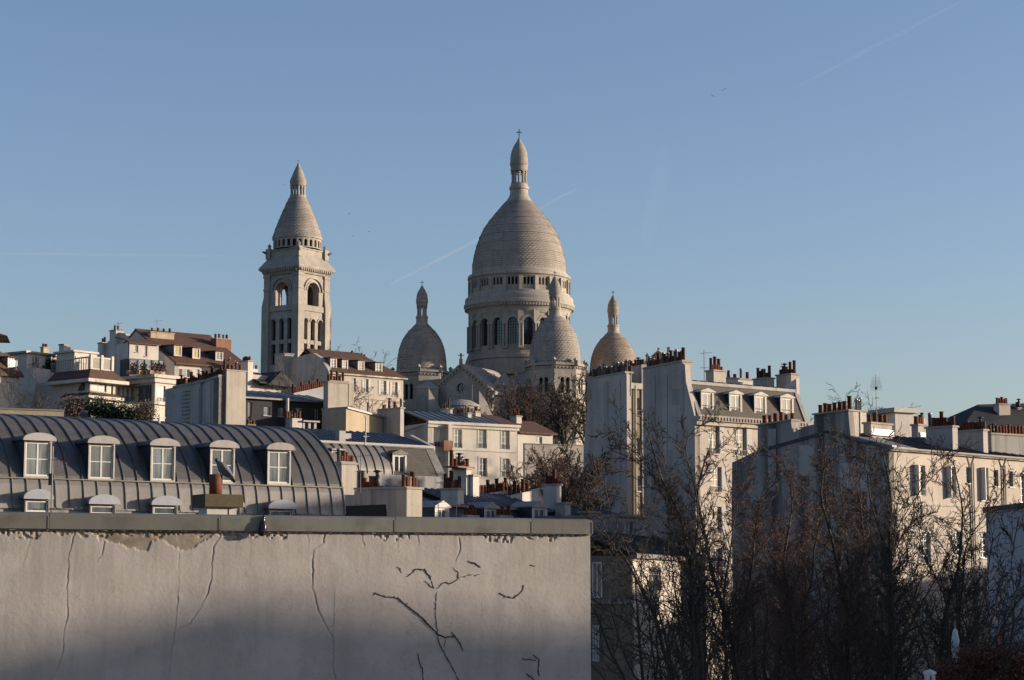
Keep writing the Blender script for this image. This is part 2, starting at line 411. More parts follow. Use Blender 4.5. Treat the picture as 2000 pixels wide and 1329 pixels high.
    def gable(s, pts, u=0, th=.45, mat='grey', name='party_wall', z0=0, cap=None, label=None):   # outline read on the plane x=u
        poly = [s.S(x, y, u) for x, y in pts]; poly = poly+[(poly[-1][0], z0), (poly[0][0], z0)]
        return s.part(name, MB().prism_u(poly, u-th*.02, u+th), mat, label=label), poly
    def wear_gable(s, items, u=0):
        for k, (x0, x1, y0, y1, mt, th) in enumerate(items):
            v1, z1 = s.S(x0, y0, u); v0, z0 = s.S(x1, y1, u); va = s.S(x1, y0, u)
            s.part('flue_ridge' if th > .03 else 'render_patch', MB().prism_u([(v0, z0), (va[0], va[1]), (v1, z1), (v1, s.S(x0, y1, u)[1])], u-.012-th, u-.011), mt)
    def dormer(s, h, v, back, kind='pediment', hood='lead', cheek='zincd', wall='framew', bars=2, divs=2, gl='pane', zfoot=None, sx=.14, mat='frame', hs=.28):
        u0, u1, z0, z1 = h; a, b = u0-sx, u1+sx
        mb = MB(); mb.quad((a, v, z0-.1), (a, v, z1+.1), (a, back, z1+.1), (a, back, z0-.1)); mb.quad((b, v, z1+.1), (b, v, z0-.1), (b, back, z0-.1), (b, back, z1+.1))
        mb.quad((a, v, z1+.1), (b, v, z1+.1), (b, back, z1+.1), (a, back, z1+.1))
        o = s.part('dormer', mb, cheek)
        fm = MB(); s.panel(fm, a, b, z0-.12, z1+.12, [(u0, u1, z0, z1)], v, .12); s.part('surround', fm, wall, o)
        t = .09; hb = z1+.12
        hm = MB()
        if kind == 'arc':
            n = 12; c = (a+b)/2; hw = (b-a)/2+t; pts = [(c+hw*math.cos(math.pi*i/n), hb+hs*math.sin(math.pi*i/n)) for i in range(n+1)]
            hm.prism_v([(c-hw, hb-.04), (c+hw, hb-.04)]+pts, v-.12, back)
        elif kind == 'pediment':
            hm.prism_v([(a-t, hb-.05), (b+t, hb-.05), (b+t, hb+.03), ((a+b)/2, hb+hs), (a-t, hb+.03)], v-.1, back)
        else:
            hm.prism_u([(v-.2, hb-.02), (v-.2, hb+.08), (back, hb+.30), (back, hb+.2)], a-t, b+t)
        s.part('hood', hm, hood if kind != 'arc' else cheek, o)
        if kind == 'arc':
            s.part('hood_front', MB().prism_v([(c-hw-.04, hb-.06), (c+hw+.04, hb-.06)]+[(c+(x-c)*1.06, hb+(z-hb)*1.08) for x, z in pts], v-.22, v-.125), hood, o)
        fmm, pm = win_meshes(r2(u1-u0), r2(z1-z0), bars, mat, gl, divs)
        put('window_frame', fmm, o, ((u0+u1)/2, v+.06, z0)); put('pane', pm, o, ((u0+u1)/2, v+.06, z0))
        return o
# ------------------------------------------------------------------ ground
def make_ground():
    xs = [-6000, -3000, -1500, -800]+list(range(-500, 501, 20))+[800, 1500, 3000, 6000]
    ys = [-3000, -1000, -300, -60]+list(range(0, 701, 14))+[800, 1000, 1500, 3000, 6000, 12000]
    vs = [(x, y, gz(x, y)) for y in ys for x in xs]; n = len(xs)
    fs = [(j*n+i, j*n+i+1, (j+1)*n+i+1, (j+1)*n+i) for j in range(len(ys)-1) for i in range(n-1)]
    mb = MB(); mb.add(vs, fs); mb.sm = True
    tag(mb.build('ground', M['ground']), 'dark paved ground rising from the street to the hilltop', kind='structure')
make_ground()

# ------------------------------------------------------------------ vapour trails far beyond the town
def trail(p0, p1, wpx, dens, label, Y=7000, wisp=False):
    A, B = at(*p0, Y), at(*p1, Y)
    r = wpx*Y/F/2; n = 28; L = (B-A); pts = []; rs = []
    for i in range(n+1):
        t = i/n; pts.append(A+L*t+Vector((0, 0, (noise.noise(Vector((t*6, wpx, 0)))*r*.5)))); rs.append(r*(.35+.65*math.sin(math.pi*min(1, max(0.03, t)))**.5)*(1+.3*noise.noise(Vector((t*9, 3, wpx)))))
    mb = MB(); mb.tube(pts, rs, 12)
    m = bpy.data.materials.new('ice_cloud'); m.use_nodes = True; nt = m.node_tree; nt.nodes.clear()
    out = N(nt, 'ShaderNodeOutputMaterial'); vo = N(nt, 'ShaderNodeVolumePrincipled'); vo.inputs['Color'].default_value = (1, 1, 1, 1); vo.inputs['Density'].default_value = dens/r
    nt.links.new(vo.outputs[0], out.inputs['Volume'])
    o = mb.build('vapour_trail', m); tag(o, label, 'vapour trail', 'vapour trails across the clear sky'); return o
trail((762, 556), (1130, 368), 9, .05, 'thin white vapour trail slanting behind the great dome')
trail((1560, 168), (1900, -8), 8, .018, 'thin faint vapour trail in the upper right sky')
trail((1262, 480), (1300, 285), 40, .012, 'wide blurred vapour streak standing nearly upright right of the great dome')
trail((-40, 495), (440, 500), 7, .02, 'faint level vapour streak left of the bell tower')

# ------------------------------------------------------------------ birds
def bird(px, py, Y, span, roll, label):
    P = at(px, py, Y); mb = MB(); mb.sm = True
    mb.lathe([(.0, -.5), (.07, -.38), (.16, -.1), (.15, .15), (.08, .35), (.09, .42), (.0, .55)], 8)
    mb.v = [(z*.7, x*.7, y*.7) for x, y, z in mb.v]
    r = empty('bird', P, rnd.uniform(0, 6), label, 'bird', 'birds circling in the clear sky'); r.rotation_euler.x = roll; r.scale = (span, span, span)
    mb.build('body', M['dark'], r)
    for s in (-1, 1):
        w = MB(); w.add([(.15, 0, .03), (-.15, 0, .03), (-.1, s*.55, .28), (.16, s*.5, .26), (-.12, s*1.1, .2), (.02, s*1.1, .2)], [(0, 1, 2, 3), (3, 2, 4, 5)])
        w.add([(x, y, z-.02) for x, y, z in w.v[:6]], [(3, 2, 1, 0), (5, 4, 2, 3)])
        w.build('wing', M['dark'], r)
bird(1392, 188, 240, .28, .3, 'small dark bird high right of the dome, lower of the two')
bird(1414, 176, 240, .3, -.3, 'small dark bird high right of the dome, upper of the two')
bird(682, 418, 260, .22, .2, 'dark bird between bell tower and great dome, topmost of three')
bird(721, 453, 260, .26, .5, 'dark bird between bell tower and great dome, rightmost of three')
bird(689, 461, 260, .2, -.2, 'dark bird between bell tower and great dome, lowest of three')
bird(554, 362, 300, .26, .2, 'dark bird just left of the bell tower lantern')

# ------------------------------------------------------------------ basilica
def arch_panel(mb, T, x0, x1, z0, z1, a0, a1, zs, zp, dep, n=10, cap=0):
    # wall bay from x0..x1, z0..z1 with a round-headed opening a0..a1, sill zs, springing zp; T maps (x, z, depth) to a point
    q = lambda *p: mb.quad(*[T(*a) for a in p])
    if a0 > x0: q((x0, z0, 0), (a0, z0, 0), (a0, z1, 0), (x0, z1, 0))
    if x1 > a1: q((a1, z0, 0), (x1, z0, 0), (x1, z1, 0), (a1, z1, 0))
    if zs > z0: q((a0, z0, 0), (a1, z0, 0), (a1, zs, 0), (a0, zs, 0))
    c, r = (a0+a1)/2, (a1-a0)/2
    pts = [(c-r*math.cos(math.pi*i/n), zp+r*math.sin(math.pi*i/n)) for i in range(n+1)]
    for (xa, za), (xb, zb) in zip(pts, pts[1:]):
        q((xa, za, 0), (xb, zb, 0), (xb, z1, 0), (xa, z1, 0)); q((xa, za, 0), (xb, zb, 0), (xb, zb, dep), (xa, za, dep))
    q((a0, zs, 0), (a0, zp, 0), (a0, zp, dep), (a0, zs, dep)); q((a1, zs, 0), (a1, zp, 0), (a1, zp, dep), (a1, zs, dep)); q((a0, zs, 0), (a1, zs, 0), (a1, zs, dep), (a0, zs, dep))
def archivolt(mb, T, c, r, zp, w, proud, zfoot=None, n=12):
    pts = [(math.pi*i/n) for i in range(n+1)]
    P = [((c-rr*math.cos(a)), zp+rr*math.sin(a)) for rr in (r, r+w) for a in pts]
    for i in range(n):
        a, b, d, e = P[i], P[i+1], P[n+2+i], P[n+1+i]
        mb.quad(T(*a, -proud), T(*b, -proud), T(*d, -proud), T(*e, -proud))
        mb.quad(T(*e, 0), T(*d, 0), T(*d, -proud), T(*e, -proud)); mb.quad(T(*a, 0), T(*b, 0), T(*b, -proud), T(*a, -proud))
def cross(mb, x, y, z, h, w=None, t=None):
    w = w or h*.28; t = t or h*.05
    mb.box(x-t, x+t, y-t, y+t, z, z+h); mb.box(x-w, x+w, y-t*.9, y+t*.9, z+h*.62, z+h*.72)
def courses(prof, n, step, seg, cx=0, cy=0, scallop=0):
    # a curved stone roof of n overlapping courses; prof = [(r,z)...] bottom to top
    P = [Vector((r, 0, z)) for r, z in prof]; L = [0]
    for a, b in zip(P, P[1:]): L.append(L[-1]+(b-a).length)
    def ev(t):
        d = t*L[-1]
        for i in range(len(P)-1):
            if d <= L[i+1]+1e-9:
                k = (d-L[i])/max(1e-9, L[i+1]-L[i]); return P[i].lerp(P[i+1], k)
        return P[-1]
    mb = MB(); rings = []
    for i in range(n):
        lo, hi = ev(i/n), ev((i+1)/n)
        rings.append((lo.x+step*(1.35+.2*math.sin(i*2.3) if i % 5 == 0 else .85+.12*math.sin(i*1.7)), lo.z, i, 1)); rings.append((hi.x+step*.15, hi.z, i, 0))
    for r, z, i, low in rings:
        for k in range(seg):
            a = 2*math.pi*(k+.5*(i % 2)*0)/seg
            rr = r
            if scallop and low: rr = r-(scallop if (k//2+i) % 2 else 0)
            mb.v.append((cx+rr*math.cos(a), cy+rr*math.sin(a), z))
    for j in range(len(rings)-1):
        for k in range(seg):
            a = j*seg+k; b = j*seg+(k+1) % seg; mb.f.append((a, b, b+seg, a+seg))
    return mb
def lantern(root, pre, cx, cy, prof_neck, zc0, zc1, rc, nc, prof_top, zx, hx, mat='stone', dmat='dome', rcol=.22):
    mb = MB(); mb.sm = False; mb.lathe(prof_neck, 24, cx, cy); o = mb.build('lantern', M[mat], root)
    cm = None
    for k in range(nc):
        a = 2*math.pi*(k+.5)/nc
        me = shared(('col', round(zc1-zc0, 2), rcol), lambda: MB().lathe([(rcol*1.4, 0), (rcol*1.4, .25), (rcol, .3), (rcol, zc1-zc0-.4), (rcol*1.6, zc1-zc0-.1), (rcol*1.6, zc1-zc0)], 8).mesh('column', M[mat]))
        put('column', me, o, (cx+rc*math.cos(a), cy+rc*math.sin(a), zc0))
    # little round arches between the columns: a ring with scalloped under edge
    ring = MB(); seg = nc*8; zt = prof_top[0][1]
    for rr in (rc+rcol, rc-rcol):
        for k in range(seg+1):
            a = 2*math.pi*(k/seg)+math.pi/nc; ph = (k % 8)/8; zb = zc1-.05+.45*math.sin(math.pi*ph)*(zt-zc1)/max(.5, zt-zc1)
            ring.v.append((cx+rr*math.cos(a), cy+rr*math.sin(a), min(zb, zt-.05))); ring.v.append((cx+rr*math.cos(a), cy+rr*math.sin(a), zt))
    for g in (0, 1):
        b0 = g*(seg+1)*2
        for k in range(seg): ring.f.append((b0+2*k, b0+2*k+2, b0+2*k+3, b0+2*k+1))
    for k in range(seg): ring.f.append((2*k, 2*k+2, (seg+1)*2+2*k+2, (seg+1)*2+2*k))
    ring.build('arch_ring', M[mat], o)
    courses(prof_top, max(6, int(len(prof_top)*2)), .05, 32, cx, cy).build('lantern_dome', M[dmat], o)
    c = MB(); c.lathe([(.0, zx-.3), (.18, zx-.2), (.22, zx), (.1, zx+.15), (.06, zx+.2)], 8, cx, cy); cross(c, cx, cy, zx+.1, hx); c.build('cross', M['stoned'], o)
    return o

def basilica():
    Y = 430.0; k = Y/F; ctr = at(1014, 700, Y); base = gz(ctr.x, ctr.y)-1
    fdir = math.atan2(-20.4, 7.2)                     # direction of the front corner dome
    root = empty('basilica', (ctr.x, ctr.y, base), 0, 'pale stone hilltop basilica with a tall ovoid dome and smaller corner domes', 'basilica')
    zz = lambda py, x=1014, YY=Y: at(x, py, YY).z-base
    hw = lambda p: p*k
    # great dome
    prof = [(92, 537), (92, 520), (89.5, 505), (86, 490), (81, 474), (75, 459), (68, 446), (60, 434.5), (52, 424.5), (44, 415), (37, 407), (31, 400), (26, 394)]
    P = [(hw(a), zz(b)) for a, b in prof]
    d = courses(P, 44, .15, 288, scallop=.04).build('great_dome', M['dome'], root)
    nk = MB(); nk.lathe([(hw(27), zz(396)), (hw(24), zz(391)), (hw(20), zz(385)), (hw(18.2), zz(380)), (hw(17.5), zz(372)), (hw(19.5), zz(371)), (hw(19.5), zz(366)), (hw(17), zz(365)), (hw(17), zz(361)), (0, zz(361))], 32)
    nk.build('dome_neck', M['stone'], d)
    lantern(root, '', 0, 0, [(hw(16), zz(363)), (hw(16), zz(360)), (0, zz(359.9))], zz(360), zz(338), hw(13.3), 10,
            [(hw(16.5), zz(335)), (hw(16.5), zz(325)), (hw(18.5), zz(324)), (hw(17.3), zz(318)), (hw(17), zz(308)), (hw(15.3), zz(298)), (hw(12), zz(289)), (hw(7.5), zz(281)), (hw(3.5), zz(276)), (hw(1.8), zz(270))], zz(272), hw(19), rcol=.26)
    # dome foot and upper gallery
    m = MB(); pr = [(92, 532), (94, 537), (94, 540), (101, 542), (102, 548), (99, 550), (98, 553)]
    m.lathe([(hw(a), zz(b)) for a, b in pr], 120)
    m.lathe([(hw(a), zz(b)) for a, b in [(98.5, 578), (100.5, 579), (101, 584), (106, 586), (107, 590), (106.5, 596), (109, 598), (109.5, 603), (106, 606), (101, 613), (98, 622)]], 120)
    m.lathe([(hw(a), zz(b)) for a, b in [(97.5, 700), (100, 702), (100, 708), (97, 710), (97, 740)]], 120)
    cor = m.build('cornice', M['stone'], root)
    def ringpart(name, nb, za, zb, r, fn, mat='stone', parent=root):
        mb = MB()
        for i in range(nb):
            a = 2*math.pi*(i+.5)/nb+fdir; c, s_ = math.cos(a), math.sin(a); hwid = r*math.tan(math.pi/nb)
            T = lambda x, z, dd, c=c, s_=s_: (c*(r-dd)-s_*x, s_*(r-dd)+c*x, z)
            fn(mb, T, hwid, i)
        return mb.build(name, M[mat], parent)
    rg = hw(97); zt, zb = zz(552), zz(580)
    def gal(mb, T, w, i):
        for j in (-1, 0, 1):
            x = j*w*.46; arch_panel(mb, T, x-w*.23, x+w*.23, zb, zt, x-w*.16, x+w*.16, zz(569), zz(557), .7, 6)
        for s_ in (-1, 1):
            mb.quad(T(s_*w*.69, zb, 0), T(s_*w, zb, 0), T(s_*w, zt, 0), T(s_*w*.69, zt, 0))
        for s_ in (-1,):
            p = [T(s_*w-.35, zb, -.25), T(s_*w+.35, zb, -.25), T(s_*w+.35, zt, -.25), T(s_*w-.35, zt, -.25)]
            q = [T(s_*w-.35, zb, .1), T(s_*w+.35, zb, .1), T(s_*w+.35, zt, .1), T(s_*w-.35, zt, .1)]
            mb.quad(*p); mb.quad(p[0], p[3], q[3], q[0]); mb.quad(p[1], p[2], q[2], q[1])
    g = ringpart('gallery', 20, 0, 0, rg, gal)
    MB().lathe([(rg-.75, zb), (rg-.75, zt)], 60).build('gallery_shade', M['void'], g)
    rd = hw(96.5); zt2, zb2 = zz(616), zz(704)
    def drum(mb, T, w, i):
        arch_panel(mb, T, -w, w, zb2, zt2, -hw(9.3), hw(9.3), zz(684), zz(641), .9, 10)
        archivolt(mb, T, 0, hw(9.8), zz(641), .45, .22)
        for x in (-w-.32, -w+.32):
            for zz0, zz1, rr in ((zz(687), zz(644), .24),):
                n = 6
                for q in range(n):
                    a0, a1 = 2*math.pi*q/n, 2*math.pi*(q+1)/n
                    mb.quad(T(x+rr*math.cos(a0), zz0, -.3+rr*math.sin(a0)), T(x+rr*math.cos(a1), zz0, -.3+rr*math.sin(a1)), T(x+rr*math.cos(a1), zz1, -.3+rr*math.sin(a1)), T(x+rr*math.cos(a0), zz1, -.3+rr*math.sin(a0)))
        for z0_, z1_, pr_ in ((zz(644), zz(640), .5), (zz(691), zz(687), .5), (zz(640), zt2, .16)):
            a_, b_ = -w-.62, -w+.62
            mb.quad(T(a_, z0_, -pr_), T(b_, z0_, -pr_), T(b_, z1_, -pr_), T(a_, z1_, -pr_)); mb.quad(T(a_, z0_, -pr_), T(a_, z1_, -pr_), T(a_, z1_, .1), T(a_, z0_, .1))
            mb.quad(T(b_, z0_, -pr_), T(b_, z1_, -pr_), T(b_, z1_, .1), T(b_, z0_, .1)); mb.quad(T(a_, z1_, -pr_), T(b_, z1_, -pr_), T(b_, z1_, .1), T(a_, z1_, .1)); mb.quad(T(a_, z0_, -pr_), T(b_, z0_, -pr_), T(b_, z0_, .1), T(a_, z0_, .1))
    dr = ringpart('drum', 20, 0, 0, rd, drum)
    for i in range(20):          # the tall drum windows with their leading
        a = 2*math.pi*(i+.5)/20+fdir; me = None
        def wm():
            q = MB(); w = hw(9.3); z0_, z1_ = zz(684), zz(632); q.box(-.02, .02, -w, w, z0_, z1_); return q.mesh('drum_window', M['paned'])
        o = put('drum_window', shared('drumwin', wm), dr, ((rd-.8)*math.cos(a), (rd-.8)*math.sin(a), 0), a)
        def lm():
            q = MB(); w = hw(9.3)
            for yv in (-w/2, 0, w/2): q.box(.02, .08, yv-.05, yv+.05, zz(684), zz(634))
            for j in range(1, 9): zq = zz(684)+j*(zz(634)-zz(684))/9; q.box(.02, .06, -w, w, zq-.04, zq+.04)
            return q.mesh('window_leading', M['dark'])
        put('window_leading', shared('drumlead', lm), dr, ((rd-.8)*math.cos(a), (rd-.8)*math.sin(a), 0), a)
    # corbel tables
    cb = MB()
    for i in range(110):
        a = 2*math.pi*i/110; c, s_ = math.cos(a), math.sin(a); r0, r1, w = hw(101), hw(107.5), .22
        pts = [(r0, -w), (r1, -w), (r1, w), (r0, w)]
        vs = [(c*x-s_*y, s_*x+c*y, z) for z in (zz(609), zz(604)) for x, y in pts]
        cb.add(vs, [(0, 1, 2, 3), (4, 7, 6, 5), (0, 4, 5, 1), (1, 5, 6, 2), (2, 6, 7, 3), (3, 7, 4, 0)])
    tag(cb.build('corbel_table', M['stone'], root), kind='stuff')
    # square base with corner chapels under four domes
    ang0 = fdir+math.pi/4
    for j, (nm, off) in enumerate((('F', 0), ('R', math.pi/2), ('B', math.pi), ('L', -math.pi/2))):
        a = fdir+off; cx, cy = 21.5*math.cos(a), 21.5*math.sin(a)
        dm = 'dome2' if nm == 'R' else 'dome'
        yk = 430/F           # true size shared by all four
        zl = lambda py: at(828, py, 422.3).z-base
        h2 = lambda p: p*422.3/F
        pr = [(h2(49), zl(727)), (h2(48.5), zl(715)), (h2(47), zl(697)), (h2(44), zl(681)), (h2(39.5), zl(668)), (h2(33), zl(656)), (h2(26), zl(647)), (h2(19), zl(640)), (h2(13.5), zl(634))]
        dd = courses(pr, 24, .13, 160, cx, cy, .03).build('corner_dome', M[dm], root)
        lantern(root, '', cx, cy, [(h2(13.5), zl(635)), (h2(11.5), zl(630)), (h2(11.5), zl(622)), (h2(12.6), zl(621)), (h2(12), zl(618)), (0, zl(618))], zl(618), zl(600), h2(8.2), 8,
                [(h2(10.5), zl(598)), (h2(10.5), zl(593)), (h2(12), zl(592)), (h2(11.3), zl(585)), (h2(10.5), zl(577)), (h2(8), zl(570)), (h2(4.5), zl(564)), (h2(1.3), zl(558))], zl(560), h2(12), dmat=dm, rcol=.2)
        # eight-sided chapel
        n8 = 8; ap = h2(53); mb = MB(); z_t, z_c, z_b = zl(741), zl(733), 0
        mb.lathe([(ap*1.02, zl(733)), (ap*1.13, zl(731)), (ap*1.13, zl(727)), (ap*1.0, zl(726)), (h2(48), zl(722))], 8, cx, cy, a+math.pi/8)
        for i in range(n8):
            b = a+i*math.pi/4; c, s_ = math.cos(b), math.sin(b); w = ap*math.tan(math.pi/8)
            T = lambda x, z, q, c=c, s_=s_: (cx+c*(ap-q)-s_*x, cy+s_*(ap-q)+c*x, z)
            zb3, zt3 = zl(800), zl(733)
            for x in (-.5, .5):
                arch_panel(mb, T, (x-.5)*w+0, (x+.5)*w, zb3, zt3, (x*.5-.17)*w*1.0, (x*.5+.17)*w, zl(784), zl(758), .6, 8)
                archivolt(mb, T, x*.5*w, .19*w, zl(758), .2, .1)
            mb.quad(T(-w, z_b, 0), T(w, z_b, 0), T(w, zb3, 0), T(-w, zb3, 0))
            mb.quad(T(-w, zb3, -.15), T(w, zb3, -.15), T(w, zb3-.5, -.15), T(-w, zb3-.5, -.15))
            # a small pinnacle on each corner
            px_, py_ = cx+ap*1.08*math.cos(b+math.pi/8), cy+ap*1.08*math.sin(b+math.pi/8)
            mb.box(px_-.35, px_+.35, py_-.35, py_+.35, zl(733), zl(722)); mb.lathe([(.5, zl(722)), (.45, zl(720)), (0, zl(716))], 4, px_, py_)
            for q in range(6):
                x = -w+(q+.5)*w/3; p = [T(x-.12, zl(738), -.22), T(x+.12, zl(738), -.22), T(x+.12, zl(734), -.22), T(x-.12, zl(734), -.22)]
                r_ = [T(x-.12, zl(738), 0), T(x+.12, zl(738), 0), T(x+.12, zl(734), 0), T(x-.12, zl(734), 0)]
                mb.quad(*p); mb.quad(p[0], p[3], r_[3], r_[0]); mb.quad(p[1], p[2], r_[2], r_[1]); mb.quad(p[0], p[1], r_[1], r_[0])
        ch = mb.build('corner_chapel', M['stone'], root)
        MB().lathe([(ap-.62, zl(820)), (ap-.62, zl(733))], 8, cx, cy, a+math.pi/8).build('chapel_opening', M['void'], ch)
    # four arms with gabled ends (diagonals of the corner domes)
    for j in range(4):
        a = fdir-math.pi/4+j*math.pi/2; c, s_ = math.cos(a), math.sin(a); Ln = 27 if j in (0, 2) else 24; w = 7.0
        X = lambda r, t, z, c=c, s_=s_: (c*r-s_*t, s_*r+c*t, z)
        zr = at(909, 712, 404).z-base; ze = at(850, 766, 404).z-base
        mb = MB()
        mb.quad(X(8, -w, 0), X(Ln, -w, 0), X(Ln, -w, ze), X(8, -w, ze)); mb.quad(X(8, w, 0), X(Ln, w, 0), X(Ln, w, ze), X(8, w, ze))
        # gable wall with a round window hole made of a ring fan
        zc, rr, n = at(908, 757, 404).z-base, 1.05, 24
        ring = [(rr*math.cos(2*math.pi*i/n), zc+rr*math.sin(2*math.pi*i/n)) for i in range(n)]
        def outer(i):
            an = 2*math.pi*i/n; dx, dz = math.cos(an), math.sin(an); t = 1e9
            if abs(dx) > 1e-6: t = min(t, (w if dx > 0 else -w)/dx)
            if dz < -1e-6: t = min(t, (0-zc)/dz)
            sl_ = (zr-ze)/w; den = dz+sl_*abs(dx)
            if den > 1e-6: t = min(t, (zr-zc)/den)
            return (t*dx, zc+t*dz)
        for i in range(n):
            p, q, r_, s2 = ring[i], ring[(i+1) % n], outer(i+1), outer(i)
            mb.quad(X(Ln, *p), X(Ln, *q), X(Ln, *r_), X(Ln, *s2)); mb.quad(X(Ln, *p), X(Ln, *q), X(Ln-.6, *q), X(Ln-.6, *p))
        # fill the corners the fan leaves out
        mb.quad(X(Ln-.02, -w, 0), X(Ln-.02, -rr, 0), X(Ln-.02, -rr, zc-rr), X(Ln-.02, -w, ze)); mb.quad(X(Ln-.02, w, 0), X(Ln-.02, rr, 0), X(Ln-.02, rr, zc-rr), X(Ln-.02, w, ze))
        arm = mb.build('transept', M['stone'], root)
        MB().quad(X(Ln-.55, -1.2, zc-1.2), X(Ln-.55, 1.2, zc-1.2), X(Ln-.55, 1.2, zc+1.2), X(Ln-.55, -1.2, zc+1.2)).build('round_window', M['paned'], arm)
        fr = MB(); fr.tube([X(Ln-.3, rr*math.cos(b*math.pi/8), zc+rr*math.sin(b*math.pi/8)) for b in range(17)], .1, 5)
        for q in range(4):
            b = q*math.pi/4; fr.tube([X(Ln-.4, rr*math.cos(b), zc+rr*math.sin(b)), X(Ln-.4, -rr*math.cos(b), zc-rr*math.sin(b))], .05, 4)
        fr.build('window_tracery', M['stoned'], arm)
        rf = MB(); e = .7; sl_ = (zr-ze)/w
        for sg in (-1, 1):
            A = [X(4, 0, zr+.35), X(Ln+.4, 0, zr+.35), X(Ln+.4, sg*(w+e), ze-e*sl_+.35), X(4, sg*(w+e), ze-e*sl_+.35)]; Bq = [(x, y, z-.45) for x, y, z in A]
            rf.add(A+Bq, [(0, 1, 2, 3), (4, 7, 6, 5), (0, 4, 5, 1), (1, 5, 6, 2), (2, 6, 7, 3)])
            for q in range(9):       # stepped stone courses on the roof slope
                t = (q+.5)/9; t2 = t+.07
                A = [X(5, sg*(w+e)*t, zr+.35-t*(zr-ze+e*sl_)+.12), X(Ln+.3, sg*(w+e)*t, zr+.35-t*(zr-ze+e*sl_)+.12), X(Ln+.3, sg*(w+e)*t2, zr+.35-t2*(zr-ze+e*sl_)+.14), X(5, sg*(w+e)*t2, zr+.35-t2*(zr-ze+e*sl_)+.14)]
                rf.add(A+[(x, y, z-.2) for x, y, z in A], [(0, 1, 2, 3), (4, 7, 6, 5), (0, 4, 5, 1), (1, 5, 6, 2), (2, 6, 7, 3), (3, 7, 4, 0)])
            for q in range(11):      # corbels under the raking cornice
                t = (q+.7)/11.5; y = sg*(w+e)*t; z = zr-.1-t*(zr-ze+e*sl_)
                p = [X(Ln+.35, y-.2, z-.6), X(Ln+.35, y+.2, z-.6), X(Ln+.35, y+.2, z-.05), X(Ln+.35, y-.2, z-.05)]; r_ = [X(Ln, y-.2, z-.6), X(Ln, y+.2, z-.6), X(Ln, y+.2, z-.05), X(Ln, y-.2, z-.05)]
                rf.add(p+r_, [(0, 1, 2, 3), (0, 4, 5, 1), (0, 3, 7, 4), (1, 5, 6, 2)])
        x, y, z = X(Ln+.1, 0, zr+.3); rf.box(x-.35, x+.35, y-.35, y+.35, z, z+.9); cross(rf, x, y, z+.8, 1.3, .6, .2)
        rf.build('transept_roof', M['stoned'], arm)
    # crossing mass below the drum
    mb = MB(); mb.lathe([(hw(96), zz(745)), (hw(97), zz(725)), (hw(101), zz(718)), (hw(101), zz(713)), (hw(97), zz(706)), (hw(96), zz(704))], 4, 0, 0, fdir+0)
    mb.lathe([(19.5, 0), (19.5, zz(770)), (hw(96), zz(728))], 4, 0, 0, fdir)
    mb.build('crossing', M['stone'], root)
    # gabled stair turret near the left dome, sloping buttresses, low apse with brown stone ribs
    def local(px, py, YY): p = at(px, py, YY); return p.x-ctr.x, p.y-ctr.y, p.z-base
    x, y, z = local(835, 762, 408); mb = MB()
    mb.box(x-2.2, x+2.2, y-2.2, y+2.2, 0, z); mb.lathe([(3.3, z), (3.3, z+.3), (0, local(835, 744, 408)[2])], 4, x, y, math.pi/4)
    mb.build('stair_turret', M['stone'], root)
    x, y, z = local(985, 745, 409); mb = MB()
    mb.box(x-2.4, x+2.4, y-2.2, y+2.2, 0, z-1.2); mb.lathe([(3.4, z-1.2), (3.4, z-.9), (0, local(985, 727, 409)[2])], 4, x, y, math.pi/4); mb.build('stair_turret', M['stone'], root)
    for (xa, ya, xb, yb, YY) in ((838, 760, 866, 808, 402), (936, 765, 965, 806, 400)):
        A = local(xa, ya, YY); B_ = local(xb, yb, YY); mb = MB(); dy = 1.6
        vs = [(A[0], A[1]-dy, 0), (B_[0], B_[1]-dy+1.2, 0), (B_[0], B_[1]-dy+1.2, B_[2]), (A[0], A[1]-dy, A[2])]; vs += [(x, y+3.4, z) for x, y, z in vs]
        mb.add(vs, [(0, 1, 2, 3), (7, 6, 5, 4), (3, 2, 6, 7), (1, 5, 6, 2), (0, 3, 7, 4)]); mb.build('buttress', M['stone'], root)
    x, y, z = local(900, 781, 396); mb = MB()
    mb.lathe([(3.6, 0), (3.6, z-1.6), (3.9, z-1.4), (3.5, z-1.0), (2.0, z-.2), (0, z+.1)], 32, x, y); mb.build('apse', M['stoned'], root)
    for i in range(22):
        a = 2*math.pi*i/22; r = 3.7
        put('apse_rib', shared('rib', lambda: MB().box(-.12, .16, -.14, .14, 0, z-1.9).mesh('apse_rib', M['clayp'])), root, (x+r*math.cos(a), y+r*math.sin(a), 0), a)
    # porch lantern seen behind the right-hand chimneys
    x, y, z = local(1296, 708, 445); mb = MB(); zt = local(1296, 687, 445)[2]; a = fdir-math.pi/4+math.pi
    q = MB(); c, s_ = math.cos(a), math.sin(a); w, l = 1.9, 3.0
    X = lambda r, t, zz_: (x+c*r-s_*t, y+s_*r+c*t, zz_)
    z1 = local(1296, 699, 445)[2]
    vs = [X(-l, -w, 0), X(l, -w, 0), X(l, w, 0), X(-l, w, 0), X(-l, -w, z1), X(l, -w, z1), X(l, w, z1), X(-l, w, z1), X(-l, 0, zt-.2), X(l, 0, zt-.2)]
    q.add(vs, [(0, 1, 5, 4), (2, 3, 7, 6), (1, 2, 6, 9, 5), (3, 0, 4, 8, 7)]); pl = q.build('porch_lantern', M['stone'], root)
    q = MB()
    for sg in (-1, 1):
        A = [X(-l-.3, 0, zt), X(l+.3, 0, zt), X(l+.3, sg*(w+.5), z1-.5), X(-l-.3, sg*(w+.5), z1-.5)]; q.add(A+[(p[0], p[1], p[2]-.3) for p in A], [(0, 1, 2, 3), (4, 7, 6, 5), (0, 4, 5, 1), (1, 5, 6, 2), (2, 6, 7, 3), (3, 7, 4, 0)])
